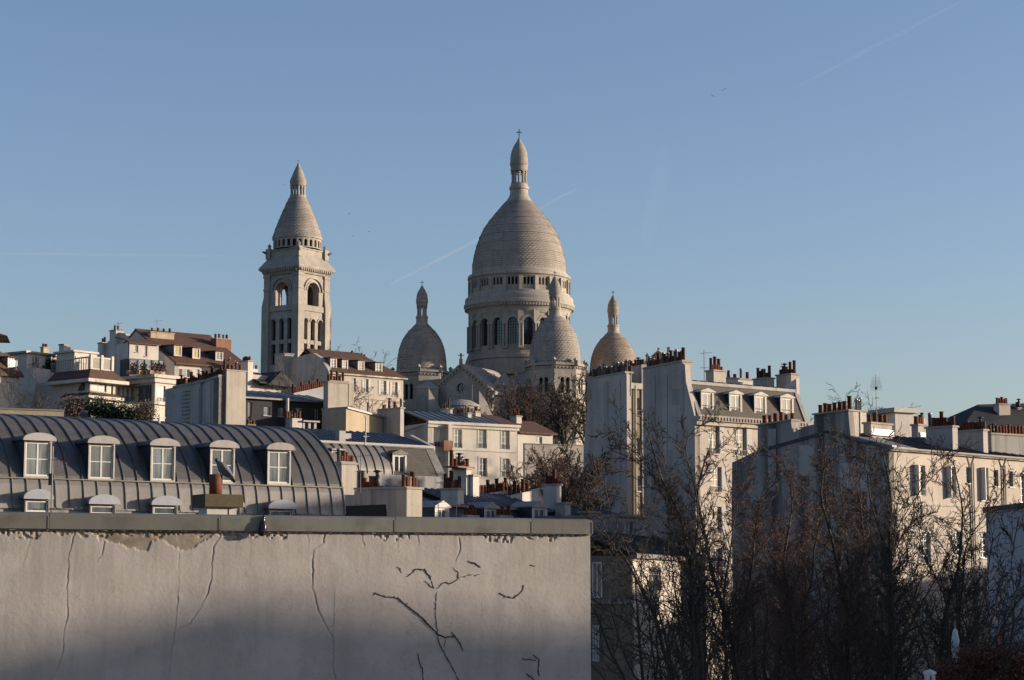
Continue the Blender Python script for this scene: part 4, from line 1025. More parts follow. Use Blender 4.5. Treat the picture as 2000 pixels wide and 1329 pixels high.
def dark_mansard():
    b = Bld('apartment_house', 'dark slate clad attic storey with small bright windows behind the barrel roof', 'apartment house', (478, 776), 188, (640, 786))
    H = b.H; W = b.W
    hl = b.holes([(484, 492, 786, 815), (515, 528, 795, 812), (542, 555, 797, 814), (577, 590, 797, 826), (612, 622, 800, 822)])
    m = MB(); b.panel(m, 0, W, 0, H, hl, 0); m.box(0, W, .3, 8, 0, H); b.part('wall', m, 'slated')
    for i, h in enumerate(hl): b.window(h, bars=0, divs=1 if i in (1, 2) else 2, mat='framew', gl='pane' if i < 3 else 'paned', sill=(i != 0))
    zr = b.L(560, 768, 5)[1]; b.roof([(-.4, H), (5, zr), (9, H)], -.2, W, 'zincb', .12, ribs=.9); m = MB(); m.box(-.2, W, -.5, -.35, H-.14, H+.02); b.part('gutter', m, 'zinc')
    v = .1; xl = 568
    # long chimney ridge carrying a row of red pots
    u0, z = b.L(574, 768, 4); u1, z2 = b.L(634, 755, 4); m = MB(); m.prism_v([(u0, H-1), (u1, H-1), (u1, z2), (u0, z)], 4, 4.7); o = b.part('chimney_stack', m, 'bluew')
    for i in range(15):
        t = (i+.5)/15; put('chimney_pot', pot_mesh('clay' if i % 4 else 'tall'), o, (u0+(u1-u0)*t, 4.35, z+(z2-z)*t), i)
    u, z = b.L(561, 778, -.6); b.part('flue', MB().tube([(u, -.6, z-3), (u, -.6, z)], .18, 8), 'lead')
    # the tall pale stack at its right end
    o = b.stackpx(632, 641, 680, 745, 850, -2.5, mat='beige', pots='', cap='stoned')
    u0, z = b.L(645, 745, -2.5); u1 = b.L(679, 745, -2.5)[0]; o2 = b.part('chimney_cap', MB().box(u0-.1, u1+.1, -2.6, -1.2, z, z+.1), 'stoned'); b.pots(o2, u0, u1, -2.4, -1.4, z+.1, 'ctctct', 'u')
    u2 = b.L(691.5, 750, -2.3)[0]; u1 = b.L(679.5, 750, -2.3)[0]; z = b.L(690, 749, -2.3)[1]; m = MB(); m.box(u1+.12, u2, -2.3, -.9, 0, z); b.part('chimney_breast', m, 'beige')
    m = MB(); z = b.L(565, 816, -3)[1]
    u0, z = b.L(571, 817, -4); u1 = b.L(590, 817, -4)[0]; m = MB(); m.box(u0, u1, -4, -3.4, z-6, z); o = b.part('chimney_stack', m, 'white'); b.pots(o, b.L(560, 817, -4)[0], u1, -4, -3.4, z, 'ccwctc', 'u')
    u0, z = b.L(592, 821, -4.2); u1 = b.L(620, 826, -4.2)[0]; m = MB(); m.box(u0, u1+.2, -4.3, -3.2, z-.15, z)
    for k in range(3): uu = u0+.2+k*(u1-u0-.3)/2; m.box(uu-.12, uu+.12, -4, -3.7, z-3, z-.15)
    b.part('flue_rack', m, 'lead')
    u0, z = b.L(484, 828, -4); u1 = b.L(500, 828, -4)[0]; m = MB(); m.box(u0, u1, -4, -3.5, z-4, z); o = b.part('chimney_stack', m, 'brown'); b.pots(o, u0, u1, -4, -3.5, z, 'sws', 'u')
dark_mansard()

def yellow_gable():
    b = Bld('outbuilding', 'ochre rendered wall with sloping top right of the tall pale chimney', 'outbuilding', (690, 800), 190, (747, 806))
    W = b.W; zl, zr = b.L(692, 800)[1], b.L(745, 817)[1]; m = MB(); m.prism_v([(-1, 0), (W, 0), (W, zr), (-1, zl)], 0, 3); b.part('wall', m, 'ochre')
    m = MB(); m.prism_v([(-1, zl), (W+.15, zr), (W+.15, zr+.18), (-1, zl+.18)], -.2, 3.1); b.part('coping', m, 'lead')
    c = Bld('outbuilding', 'plain grey box shaped block with row of thin flues beside the ochre wall', 'outbuilding', (782, 798), 192, (789, 798.6))
    va = c.S(738, 808)[0]; m = MB(); m.box(0, c.W, 0, va, 0, c.H); c.part('wall', m, 'grey'); m = MB(); m.box(-.1, c.W+.1, -.1, va, c.H, c.H+.12); o = c.part('coping', m, 'stoned'); c.pots(o, 0, c.W, 0, va, c.H+.12, 'm-c-w-s-', 'v')
yellow_gable()

def white_apartments():
    b = Bld('apartment_house', 'three storey cream house with framed windows below the basilica', 'apartment house', (836, 826), 200, (1010.5, 834.5))
    H = b.H; W = b.W
    hl = b.holes([(849.5, 862, 838, 873), (888, 902, 839, 875), (935, 950, 840, 876), (980, 995, 842, 878), (889, 902, 892, 928), (936.5, 951, 895, 931), (981, 995, 896, 932), (850, 862, 892, 928), (889, 902, 946, 980), (937, 951, 948, 984), (981, 995, 950, 986)])
    b.body(W, 9, H, hl, 'villa', gable=[(0, H), (9, H)])
    for i, h in enumerate(hl): b.window(h, rail=True, bars=2, surround='white' if i != 0 else None, sill=False)
    zs = b.L(940, 880)[1]; zc = H
    m = MB(); m.box(b.L(876, 850)[0], W+.05, -.1, -.002, zs-.1, zs+.08); b.part('string_course', m, 'white')
    m = MB(); m.box(-.2, W+.15, -.45, -.004, H-.1, H+.16); m.box(-.1, W+.1, -.22, -.004, H-.4, H-.1); b.part('cornice', m, 'villa')
    u0 = b.L(869, 850)[0]; u1 = b.L(876.5, 850)[0]; m = MB(); m.box(u0, u1, -.7, -.004, 0, H-.1); b.part('pier', m, 'villa')
    m = MB(); hz = b.L(865, 862)[1]; m.box(b.L(857, 862)[0], b.L(874, 862)[0], -1.0, -.7, hz-1.0, hz); b.part('window_box', m, 'brickm')
    zr = b.L(900, 808, 4.5)[1]; b.roof([(-.4, H+.18), (4.5, zr), (9.2, H)], -.3, b.L(940, 820, 2)[0]+1, 'zincb', .12, ribs=.8); b.roof([(-.4, H+.18), (4.5, zr), (9.2, H)], b.L(940, 820, 2)[0]+1.02, W+.2, 'browntile', .12)
    for (xl, xc, xr, yt, yb, v, p) in ((861, 873, 884, 797, 812, 4.0, 'tsc'), (889, 914, 921, 806, 826, 2.4, 'cmsmc'), (921.5, 929, 939, 803, 824, 3.2, 'pc')):
        b.stackpx(xl, xc, xr, yt, yb, v, mat='white', pots=p)
    # blank shaded gable with a row of pots
    g, _ = b.gable([(836, 832), (828, 831), (775, 848), (760, 858)], 0, .5, 'party', 'gable_wall')
    va, za = b.S(828, 832); vb, zb = b.S(786, 845); o = b.part('chimney_cap', MB().prism_u([(va, za), (va, za+.12), (vb, zb+.12), (vb, zb)], -.1, .6), 'stoned'); b.pots(o, 0, .5, va, vb, za+.12, 'tctcctcccts', 'v', slope=zb-za)
    # lower wing to the right
    c = Bld('house', 'low white cottage with brown tiled roof joined to the cream apartments', 'house', (1010.6, 842), b.P.y+b.W*b.sa+.3, (1080, 846))
    hs = c.holes([(1046, 1059, 853, 867)]); c.body(c.W, 7, c.H, hs, 'white'); c.window(hs[0])
    zr = c.L(1045, 824, 3.5)[1]; c.roof([(-.4, c.H-.1), (3.5, zr), (7.3, c.H-.1)], 0.02, c.W+.3, 'redtile', .15)
    c.stackpx(997, 1009, 1019, 812, 834, 2.5, mat='white', pots='tst')
white_apartments()

def garden_wall_right():
    b = Bld('garden_wall', 'cream garden wall behind the round bare bush in the centre', 'wall', (1062, 867), 197, (1143, 869.5))
    m = MB(); m.box(-2, b.W+1, 0, .4, 0, b.H-.1); b.part('wall', m, 'cream'); m = MB(); m.box(-2, b.W+1, -.06, .46, b.H-.1, b.H); b.part('coping', m, 'lead')
garden_wall_right()

def seam_house():
    b = Bld('apartment_house', 'house with seamed zinc mansard, slate end bay and blue grey flat top', 'apartment house', (620, 863), 136, (843, 874.5))
    H = b.H; W = b.W
    ve, ze = b.S(868, 932, W); ve = min(ve, -1.2); ze = max(ze, H-4)
    zr = b.L(720, 845, 5)[1]
    b.roof([(-.15, H), (5, zr), (9.5, H)], -1, W, 'zincb', .12, ribs=.55, rh=.07)
    m = MB(); m.box(-1, W+.1, -.22, .12, H-.06, H+.1); b.part('break_moulding', m, 'lead')
    # the steep lower slope: curved seamed panels, then slates
    n = 10; prof = [(ve*math.sin(math.pi/2*k/n)**.75, H-.05-(H-ze)*(k/n)) for k in range(n+1)]
    ua = -1; ub = b.L(757, 890, -.8)[0]; nps = int((ub-ua)/.62); w = (ub-ua)/nps
    pm = MB(); pm.sheet_u(prof, 0, w-.01, .1); pm.sheet_u([(v-.05, z+.05) for v, z in prof], w-.06, w+.02, .16); pme = pm.mesh('zinc_panel', M['zinc'])
    for i in range(nps): put('zinc_panel', pme, b.root, (ua+i*w, 0, 0))
    us = b.L(798, 900, -.8)[0]; m = MB(); m.sheet_u([(0, H-.06), (ve, ze)], ub+.05, W-.5, .12); b.part('slate_slope', m, 'slate')
    m = MB(); m.sheet_u([(0, H-.02), (ve-.05, ze)], W-.55, W+.15, .3); b.part('verge', m, 'zinc')
    m = MB(); m.box(-1, W+.1, ve-.1, 7, 0, ze); b.part('wall', m, 'greyd')
    h = b.holes([(770, 791, 890, 934)], ve+.15)[0]; b.dormer(h, ve+.15, .3, 'pediment', 'zincd', 'zincd', 'framew', bars=0, divs=2, gl='paned')
    h = b.holes([(651, 667, 883, 900)], -.9)[0]; b.dormer(h, -.9, .3, 'flat', 'zinc', 'zincd', 'white', bars=0)
    b.gable([(843, 872), (800, 850)], W, .3, 'party', 'party_wall')
    for (x, y) in ((665, 848), (712, 858), (676, 853)):
        u, v = b.Z(x, y, H+.6); m = MB(); m.box(-.25, .25, -.25, .25, -.5, .3); o = m.build('roof_vent', M['lead'], b.root, (u, v, H+.5))
    u, v = b.Z(748, 858, H+.2); m = MB(); m.tube([(u, -.2, H-.2), (u+.02, -.25, H+1.7), (u-.1, -.3, H+1.9)], .05, 5); b.part('flue', m, 'steel')
seam_house()

def stack_house():
    b = Bld('party_wall', 'shaded sloping party wall ending in a sunlit chimney with red pots', 'wall', (794, 951), 112, (824, 952.5))
    zt = b.H; W = b.W
    va, za = b.S(691, 958); vb, zb = b.S(667, 967); v2, z2 = b.S(783, 945)
    m = MB(); m.prism_u([(0, 0), (0, zt-.1), (va, za), (va+.02, za-.25), (vb, zb), (vb, 0)], .05, .45); b.part('wall', m, 'greyd')
    b.stack(0, W, -.02, .8, 0, zt-.12, mat='beige', pots='tcptc', along='u')
    o = b.part('wall_cap', MB().prism_u([(.1, zt-.1), (.1, zt+.02), (va, za+.14), (va, za+.02)], -.02, .55), 'stoned')
    b.pots(o, .1, .5, va*.6, va, za+.15+(zt-za)*.2, 'wccsctm', 'v', slope=(za-zt)*.3)
    # dark open recess at its foot
    v0, z0 = b.S(766, 1008); v1, z1 = b.S(669, 989); vm, _ = b.S(752, 991)
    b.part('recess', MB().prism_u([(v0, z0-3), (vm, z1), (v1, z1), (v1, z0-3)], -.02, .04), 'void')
    c = Bld('chimney', 'square cream chimney with red pots standing right of the zinc barrel roof', 'chimney', (667.5, 905), 120, (696, 906.5))
    c.stackpx(652, 667.5, 696, 903, 980, 0, mat='beige', pots='', cap='stoned'); u0, z = c.L(668, 903.5); o = c.part('flue_bed', MB().box(0, c.W, .1, .7, z, z+.08), 'stoned'); c.pots(o, 0, c.W, .1, .7, z+.08, 'msccss', 'u')
stack_house()

def low_dormer_house():
    b = Bld('apartment_house', 'low blue zinc roofed house with three small dormers just above the parapet', 'apartment house', (820, 984), 124, (1098, 999))
    H = b.H; W = b.W
    zr = b.L(950, 962, 3.5)[1]; ve = -1.3; ze = H-1.9
    m = MB(); m.box(0, W, ve, 8, 0, ze); b.part('wall', m, 'grey')
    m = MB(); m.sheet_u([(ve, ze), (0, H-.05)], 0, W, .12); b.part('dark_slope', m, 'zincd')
    u_s = [(825, 858), (906, 1062)]
    for xa, xb in u_s: ua, ub = b.L(xa, 980)[0], b.L(xb, 980)[0]; b.roof([(-.1, H), (3.5, zr), (7, H)], ua, ub, 'zincb', .12, ribs=.6, rh=.06)
    m = MB(); m.box(0, W, -.25, -.05, H-.1, H+.06); b.part('gutter', m, 'zinc')
    for x0, x1, y0, y1 in ((855, 872, 994, 1014), (951, 968, 996, 1014), (1044, 1064, 994, 1015)):
        h = b.holes([(x0, x1, y0, y1)], ve)[0]; b.dormer(h, ve, .5, 'pediment', 'lead', 'zincd', 'white', bars=0, sx=.28, hs=.38)
    for (xl, xc, xr, yt, yb, v, p, mt) in ((861, 894, 906, 953, 995, .2, 'tcptct', 'white'), (885, 911, 920, 914, 975, 2.5, '', 'white'), (918, 924, 936, 927, 975, 2.2, '', 'white'),
                                      (1061, 1087, 1096, 945, 1020, .0, 'stct', 'white')):
        b.stackpx(xl, xc, xr, yt, yb, v, mat=mt, pots=p)
    va, z = b.S(1068, 952, W*.86); 
    for (xa, ya, xb, yb, v, p) in ((938, 966, 996, 958, 3.2, 'ccctcctcct'), (998, 968, 1064, 953, 2.4, 'ctctc---')):
        u0, z0 = b.L(xa, ya, v); u1, z1 = b.L(xb, yb, v); m = MB(); m.prism_v([(u0, z0-3), (u1, z0-3), (u1, z1), (u0, z0)], v, v+.5); o = b.part('chimney_stack', m, 'white')
        n = len(p)
        for i, k in enumerate(p):
            if k != '-': t = (i+.5)/n; put('chimney_pot', pot_mesh({'c': 'clay', 't': 'tall'}[k]), o, (u0+(u1-u0)*t, v+.25, z0+(z1-z0)*t), i)
    for x, y, p in ((925, 1006, 'cscc'), (990, 1006, 'scsc')):
        u, z = b.L(x-12, y, -2.4); u1 = b.L(x+12, y, -2.4)[0]; m = MB(); m.box(u, u1, -2.4, -1.9, 0, z); o = b.part('chimney_stack', m, 'greyd'); b.pots(o, u, u1, -2.4, -1.9, z, p, 'u')
    # pots on the tall middle stack, with a plant
    u0, z = b.L(886, 913, 2.8); u1 = b.L(923, 913, 2.8)[0]; o = b.part('flue_bed', MB().box(u0, u1, 2.6, 3.6, z, z+.1), 'brickm'); b.pots(o, u0, u1, 2.8, 3.4, z+.1, 'tcwsc', 'u')
    leaves(((u0+u1)/2, 3.1, z+.5), (.7, .3, .35), 60, .08, 'leafd', o, 'weeds')
low_dormer_house()

# ------------------------------------------------------------------ barrel roofed house
def barrel_house():
    b = Bld('apartment_house', 'house with long barrel shaped zinc roof and five arched dormers', 'apartment house', (0, 930.8), 92, (648, 950.5))
    W0 = b.L(667, 1004)[0]
    sil = [(667, 1005), (663.6, 963.7), (658, 940), (652, 920), (643, 900), (631.6, 881), (618, 864), (603.4, 849.5), (592, 843), (579, 839.5), (566, 838.2)]
    P = [b.S(x, y, W0) for x, y in sil]; v0 = P[0][0]
    P = [(v-v0+.0, z) for v, z in P]
    sh = -P[1][0]+.12     # front plane of the dormers stands at v=0
    P = [(v+sh-.3, z) for v, z in P]
    P.append((P[-1][0]+2.5, P[-1][1]+.12)); P.append((P[-1][0]+4, P[-1][1]-.5))
    # smooth the section into short steps
    prof = []
    for i in range(len(P)-1):
        p0, p1, p2, p3 = P[max(0, i-1)], P[i], P[i+1], P[min(len(P)-1, i+2)]
        for k in range(3):
            t = k/3; prof.append(tuple(.5*((2*p1[j])+(-p0[j]+p2[j])*t+(2*p0[j]-5*p1[j]+4*p2[j]-p3[j])*t*t+(-p0[j]+3*p1[j]-3*p2[j]+p3[j])*t**3) for j in (0, 1)))
    prof.append(P[-1])
    zs = H = b.H; split = max(range(len(prof)), key=lambda i: -abs(prof[i][1]-zs))
    low = [p for p in prof if p[1] < zs-.02]; up = [p for p in prof if p[1] > zs-.02]
    vs = low[-1][0]+(up[0][0]-low[-1][0])*.5; low = low+[(vs, zs)]; up = [(vs+.03, zs-.05)]+up
    ua = -4.2; n = int((W0-ua)/.66); w = (W0-ua)/n
    def panel(pr, nm, mt='zinc'):
        out = []
        for q in range(3):
            m = MB(); N_ = [(v-.0+.012*math.sin(i*1.7+q), z) for i, (v, z) in enumerate(pr)]
            m.sheet_u(N_, .012, w-.012, .07)
            off = []
            for i, (v, z) in enumerate(N_):
                a = N_[max(0, i-1)]; c = N_[min(len(N_)-1, i+1)]; t = Vector((c[0]-a[0], c[1]-a[1])).normalized(); off.append((v-t.y*.055, z+t.x*.055))
            m.prism_u(off+N_[::-1], w-.035, w+.02); out.append(m.mesh(nm, M[mt]))
        return out
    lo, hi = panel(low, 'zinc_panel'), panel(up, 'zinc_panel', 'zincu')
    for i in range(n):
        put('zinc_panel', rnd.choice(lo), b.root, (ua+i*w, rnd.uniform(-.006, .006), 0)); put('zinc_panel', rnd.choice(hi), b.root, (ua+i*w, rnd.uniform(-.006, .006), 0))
    m = MB(); m.prism_u([(v+.1, z-.1) for v, z in prof]+[(prof[-1][0], 0), (.2, 0)], ua, W0-.12); b.part('wall', m, 'greyd')
    m = MB(); m.box(ua, W0+.05, vs-.16, vs+.06, zs-.07, zs-.02); b.part('flashing', m, 'zinc')
    for (x0, x1, y0, y1) in ((50, 98, 864, 930), (175.5, 221.5, 869.5, 935), (297, 340, 874, 938), (413, 456, 877.5, 940.5), (525, 565.5, 882, 944)):
        h = b.holes([(x0, x1, y0, y1)], -.15)[0]
        # depth back to where the barrel swallows the hood
        zt = h[3]+.5; vb = next((v for v, z in prof if z > zt), 3)
        b.dormer(h, -.15, vb+.25, 'arc', 'grey', 'zincd', 'framew', bars=1, divs=2, sx=.07, hs=.28)
    for (x0, x1, y0, y1) in ((47, 98, 978, 1000), (174, 228, 988, 1004), (296, 349, 990, 1006), (420, 472, 993, 1008), (524, 574, 997, 1010)):
        v = -.75; h = b.holes([(x0+4, x1-4, y0, y1)], v)[0]
        b.dormer(h, v, vs+.4, 'arc', 'bluew', 'zinc', 'zinc', bars=0, divs=1, gl='pane', sx=.06, hs=.36)
    for x in (230, 262, 268, 310, 506, 514, 522):       # scattered patches of white lime and small vents
        pass
    u, z = b.L(311, 827, 4); m = MB(); m.tube([(u, 4, z-.6), (u, 4, z+.4)], .05, 6); m.box(u-.32, u+.32, 3.96, 4.04, z+.25, z+.31); b.part('vent_pipe', m, 'frame')
    m = MB(); m.box(ua, W0, -.9, -.3, P[0][1]-.5, P[0][1]-.25); b.part('gutter', m, 'zincd')
barrel_house()

# ------------------------------------------------------------------ parapet in the foreground
def parapet():
    b = Bld('plaster_wall', 'long cracked pale plaster wall under a grey metal coping in front', 'wall', (-40, 1032), 37, ang=R(20), base=0)
    W = b.L(1152.5, 1040)[0]
    seg = lambda pts: [b.L(x, y) for x, y in pts]
    cracks = [([(61.5, 1035), (55.5, 1064), (48, 1094)], .016, .7), ([(147, 1037), (139.5, 1058), (133.5, 1100), (130.5, 1148), (132, 1202), (124.5, 1238), (123, 1271), (108, 1316), (94, 1335)], .02, 1),
      ([(204, 1058), (199.5, 1085), (192, 1092)], .02, 1), ([(434, 1037), (424.5, 1058), (417, 1067), (414, 1100), (412.5, 1130), (405, 1160), (390, 1190), (372, 1217), (345, 1230)], .02, 1.2),
      ([(348, 1166), (342, 1226), (333, 1289), (327, 1335)], .017, 1), ([(350, 1075), (348, 1166)], .012, .4),
      ([(634.4, 1039), (632, 1060.6), (612.7, 1073), (609.6, 1094.7), (610.2, 1147.4), (620.5, 1190.8), (634.4, 1218.7), (650, 1246.6), (650, 1290), (653, 1335)], .028, 1.3),
      ([(651.5, 1156.7), (651.5, 1215.6), (650, 1246)], .012, .8), ([(896.3, 1051), (899.4, 1073), (890, 1094.7)], .022, 1.2), ([(705.7, 1039), (707.3, 1056), (712, 1066)], .018, 1), ([(851.4, 1156.7), (849.9, 1197), (853, 1228)], .011, .6),
      ([(778, 1040), (777, 1068)], .016, .8), ([(815, 1042), (818, 1062)], .02, .9), ([(600, 1040), (603, 1060)], .015, .6),
      ([(940, 1122), (985, 1114), (1040, 1105), (1100, 1118), (1150, 1130)], .009, .3), ([(840, 1115), (880, 1110), (940, 1113)], .009, .3), ([(1000, 1160), (1048, 1195), (1060, 1235)], .009, .3), ([(940, 1205), (960, 1250), (1010, 1290)], .009, .3), ([(560, 1326), (610, 1318), (648, 1319)], .011, .5)]
    z0, z1 = 15.9, b.H; du = .0135; nx, nz = int(W/du), int((z1-z0)/du)
    U, Zg = np.meshgrid(np.linspace(0, W, nx+1), np.linspace(z0, z1, nz+1))
    D = np.zeros_like(U); wear = np.zeros_like(U)
    # slow unevenness of hand laid plaster
    def vnoise(x, y, seed):
        r = np.random.RandomState(seed); g = r.rand(64, 64); xi = np.floor(x).astype(int); yi = np.floor(y).astype(int); fx = x-xi; fy = y-yi; fx = fx*fx*(3-2*fx); fy = fy*fy*(3-2*fy)
        G = lambda i, j: g[i % 64, j % 64]
        return (G(xi, yi)*(1-fx)+G(xi+1, yi)*fx)*(1-fy)+(G(xi, yi+1)*(1-fx)+G(xi+1, yi+1)*fx)*fy
    D += .014*vnoise(U*.7, Zg*.7, 1)+.004*vnoise(U*2.5, Zg*1.5, 2)+.0008*vnoise(U*9, Zg*5, 3)+.0004*vnoise(U*30, Zg*24, 4)
    for ci, (pts, wd, dep) in enumerate(cracks):
        q = seg(pts); fine = []
        for (a, c) in zip(q, q[1:]):
            L_ = math.hypot(c[0]-a[0], c[1]-a[1]); k = max(1, int(L_/.06))
            for i in range(k):
                t = i/k; fine.append((a[0]+(c[0]-a[0])*t+rnd.gauss(0, .007), a[1]+(c[1]-a[1])*t))
        fine.append(q[-1])
        umin, umax = min(p[0] for p in fine)-.3, max(p[0] for p in fine)+.3; i0, i1 = max(0, int(umin/du)), min(nx+1, int(umax/du)+2)
        u_, z_ = U[:, i0:i1], Zg[:, i0:i1]; best = np.full_like(u_, 9.); side = np.zeros_like(u_)
        for (a, c) in zip(fine, fine[1:]):
            ax, az = a; cx, cz = c; dx, dz = cx-ax, cz-az; LL = dx*dx+dz*dz+1e-12
            t = np.clip(((u_-ax)*dx+(z_-az)*dz)/LL, 0, 1); ex, ez = u_-(ax+t*dx), z_-(az+t*dz); d = np.hypot(ex, ez); mk = d < best; best = np.where(mk, d, best); side = np.where(mk, ex, side)
        D[:, i0:i1] -= .009*dep*np.exp(-(best/(wd*.5))**2)*(.35+.65*(np.sin(z_*9+ci)*.5+.5))
        D[:, i0:i1] += .003*dep*np.exp(-(best/.05)**2)*(.3+.7*np.tanh(side/.01))
        wear[:, i0:i1] = np.maximum(wear[:, i0:i1], .5*dep*np.exp(-(best/(wd*.42))**2)*(.3+.7*(np.sin(z_*7+ci*2)*.5+.5)))
    sp = seg([(190, 1040), (192, 1055), (204, 1053.5), (228, 1061), (264, 1073), (288, 1077), (297, 1056.5), (318, 1056.5), (345, 1073), (363, 1074.5), (384, 1067), (402, 1053.5), (420, 1040)])
    edge = np.interp(U[0], [p[0] for p in sp], [p[1] for p in sp], left=z1+1, right=z1+1)
    edge = edge+.05*(vnoise(U[0]*14, U[0]*0, 5)-.5)+.03*(vnoise(U[0]*40, U[0]*0, 15)-.5)
    inside = 1/(1+np.exp(-(Zg-edge[None, :])/.006)); inside = np.where(edge[None, :] > z1+.5, 0, inside)
    D -= .014*inside; wear = np.maximum(wear, inside*(.6+.4*vnoise(U*5, Zg*5, 8)))
    # ragged chips under the coping
    rag = np.clip((Zg-(z1-.05-.16*vnoise(U*7, U*0, 6)*(vnoise(U*1.3, U*0, 9) > .42)))/.02, 0, 1)*np.clip((vnoise(U*22, Zg*22, 7)-.45)*6, 0, 1); D -= .02*rag; wear = np.maximum(wear, rag*.8)
    co = np.stack([U, -D, Zg], -1).reshape(-1, 3)
    me = bpy.data.meshes.new('wall'); idx = np.arange((nx+1)*(nz+1)).reshape(nz+1, nx+1)
    fc = np.stack([idx[:-1, :-1], idx[:-1, 1:], idx[1:, 1:], idx[1:, :-1]], -1).reshape(-1, 4)
    me.vertices.add(len(co)); me.vertices.foreach_set('co', co.ravel()); me.loops.add(fc.size); me.loops.foreach_set('vertex_index', fc.ravel())
    me.polygons.add(len(fc)); me.polygons.foreach_set('loop_start', np.arange(0, fc.size, 4)); me.polygons.foreach_set('loop_total', np.full(len(fc), 4)); me.update()
    me.polygons.foreach_set('use_smooth', np.ones(len(fc), bool))
    at_ = me.attributes.new('wear', 'FLOAT', 'POINT'); at_.data.foreach_set('value', wear.ravel().astype(np.float32))
    m = plaster('parapet_plaster', (.64, .575, .52), dirt=(.24, .22, .205), amt=.4, streak=.4, sc=1.3)
    nt = m.node_tree; p = nt.nodes['Principled BSDF']; src = p.inputs['Base Color'].links[0].from_socket
    a = N(nt, 'ShaderNodeAttribute', attribute_name='wear'); v = objvec(nt)
    c2 = mixc(nt, mapr(nt, noisen(nt, v, 5, 5, .6), .4, .65), (.27, .21, .14), (.13, .11, .085))
    c3 = mixc(nt, mapr(nt, noisen(nt, v, 6, 6, .7), .6, .8, 0, .35), src, (.12, .115, .11))
    vo = N(nt, 'ShaderNodeTexVoronoi', feature='DISTANCE_TO_EDGE'); vo.inputs['Scale'].default_value = 1.5
    dn = N(nt, 'ShaderNodeTexNoise'); dn.inputs['Scale'].default_value = 3.5; dn.inputs['Detail'].default_value = 6; nt.links.new(v, dn.inputs[0])
    ad = N(nt, 'ShaderNodeVectorMath', operation='MULTIPLY_ADD'); nt.links.new(dn.outputs[1], ad.inputs[0]); ad.inputs[1].default_value = (.55, .55, .55); nt.links.new(v, ad.inputs[2]); nt.links.new(ad.outputs[0], vo.inputs[0])
    ln = mapr(nt, vo.outputs[0], .0, .006, .8, 0); ms = mapr(nt, noisen(nt, v, .9, 3, .6), .52, .62)
    mu = N(nt, 'ShaderNodeMath', operation='MULTIPLY'); nt.links.new(ln, mu.inputs[0]); nt.links.new(ms, mu.inputs[1])
    c3 = mixc(nt, mu.outputs[0], c3, (.16, .15, .14))
    # rain streaks that start under the coping and fade out
    sz = N(nt, 'ShaderNodeSeparateXYZ'); nt.links.new(v, sz.inputs[0]); top = mapr(nt, sz.outputs[2], z1-1.3, z1, 0, 1)
    rs = mapr(nt, noisen(nt, v, 5.5, 5, .7, (1, 1, .05)), .5, .72, 0, .75); m2 = N(nt, 'ShaderNodeMath', operation='MULTIPLY'); nt.links.new(top, m2.inputs[0]); nt.links.new(rs, m2.inputs[1])
    c3 = mixc(nt, m2.outputs[0], c3, (.20, .18, .155))
    c3 = mixc(nt, mapr(nt, noisen(nt, v, 1.1, 3, .5), .55, .62, 0, .16), c3, (.62, .60, .57))
    nt.links.new(mixc(nt, a.outputs['Fac'], c3, c2), p.inputs['Base Color'])
    me.materials.append(m); put('wall', me, b.root)
    q = MB(); q.box(0, W, .03, .45, 0, z1); q.box(0, W, .0, .4, 0, z0); b.part('wall_core', q, m)
    # coping: a folded metal cover in lengths, a drip lip below
    zt = b.L(560, 1009)[1]; js = [b.L(x, 1020)[0] for x in (-40, 95, 428, 770, 1037, 1151)]
    js[-1] = W+.02; js[0] = 0
    zt = z1+.27
    for a_, c_ in zip(js, js[1:]):
        q = MB(); q.prism_u([(-.10, z1-.005), (-.10, z1+.235), (-.08, zt), (.2, zt+.035), (.55, zt), (.57, z1), (.54, z1), (.50, zt-.05), (-.07, zt-.05), (-.07, z1+.012)], a_+.006, c_-.006)
        q.box(c_-.03, c_+.0, -.108, -.1, z1+.002, z1+.23)
        o = b.part('coping_cover', q, 'cap'); o.location.z = rnd.uniform(0, .007); o.location.y = rnd.uniform(-.008, .004)
    q = MB(); n = 300
    for i in range(n): u = W*i/n; q.box(u, u+W/n, -.06-.012*rnd.random(), .0, z1-.018-.014*rnd.random()**2, z1-.004)
    b.part('mortar_bed', q, 'stoned')
    return b
PAR = parapet()

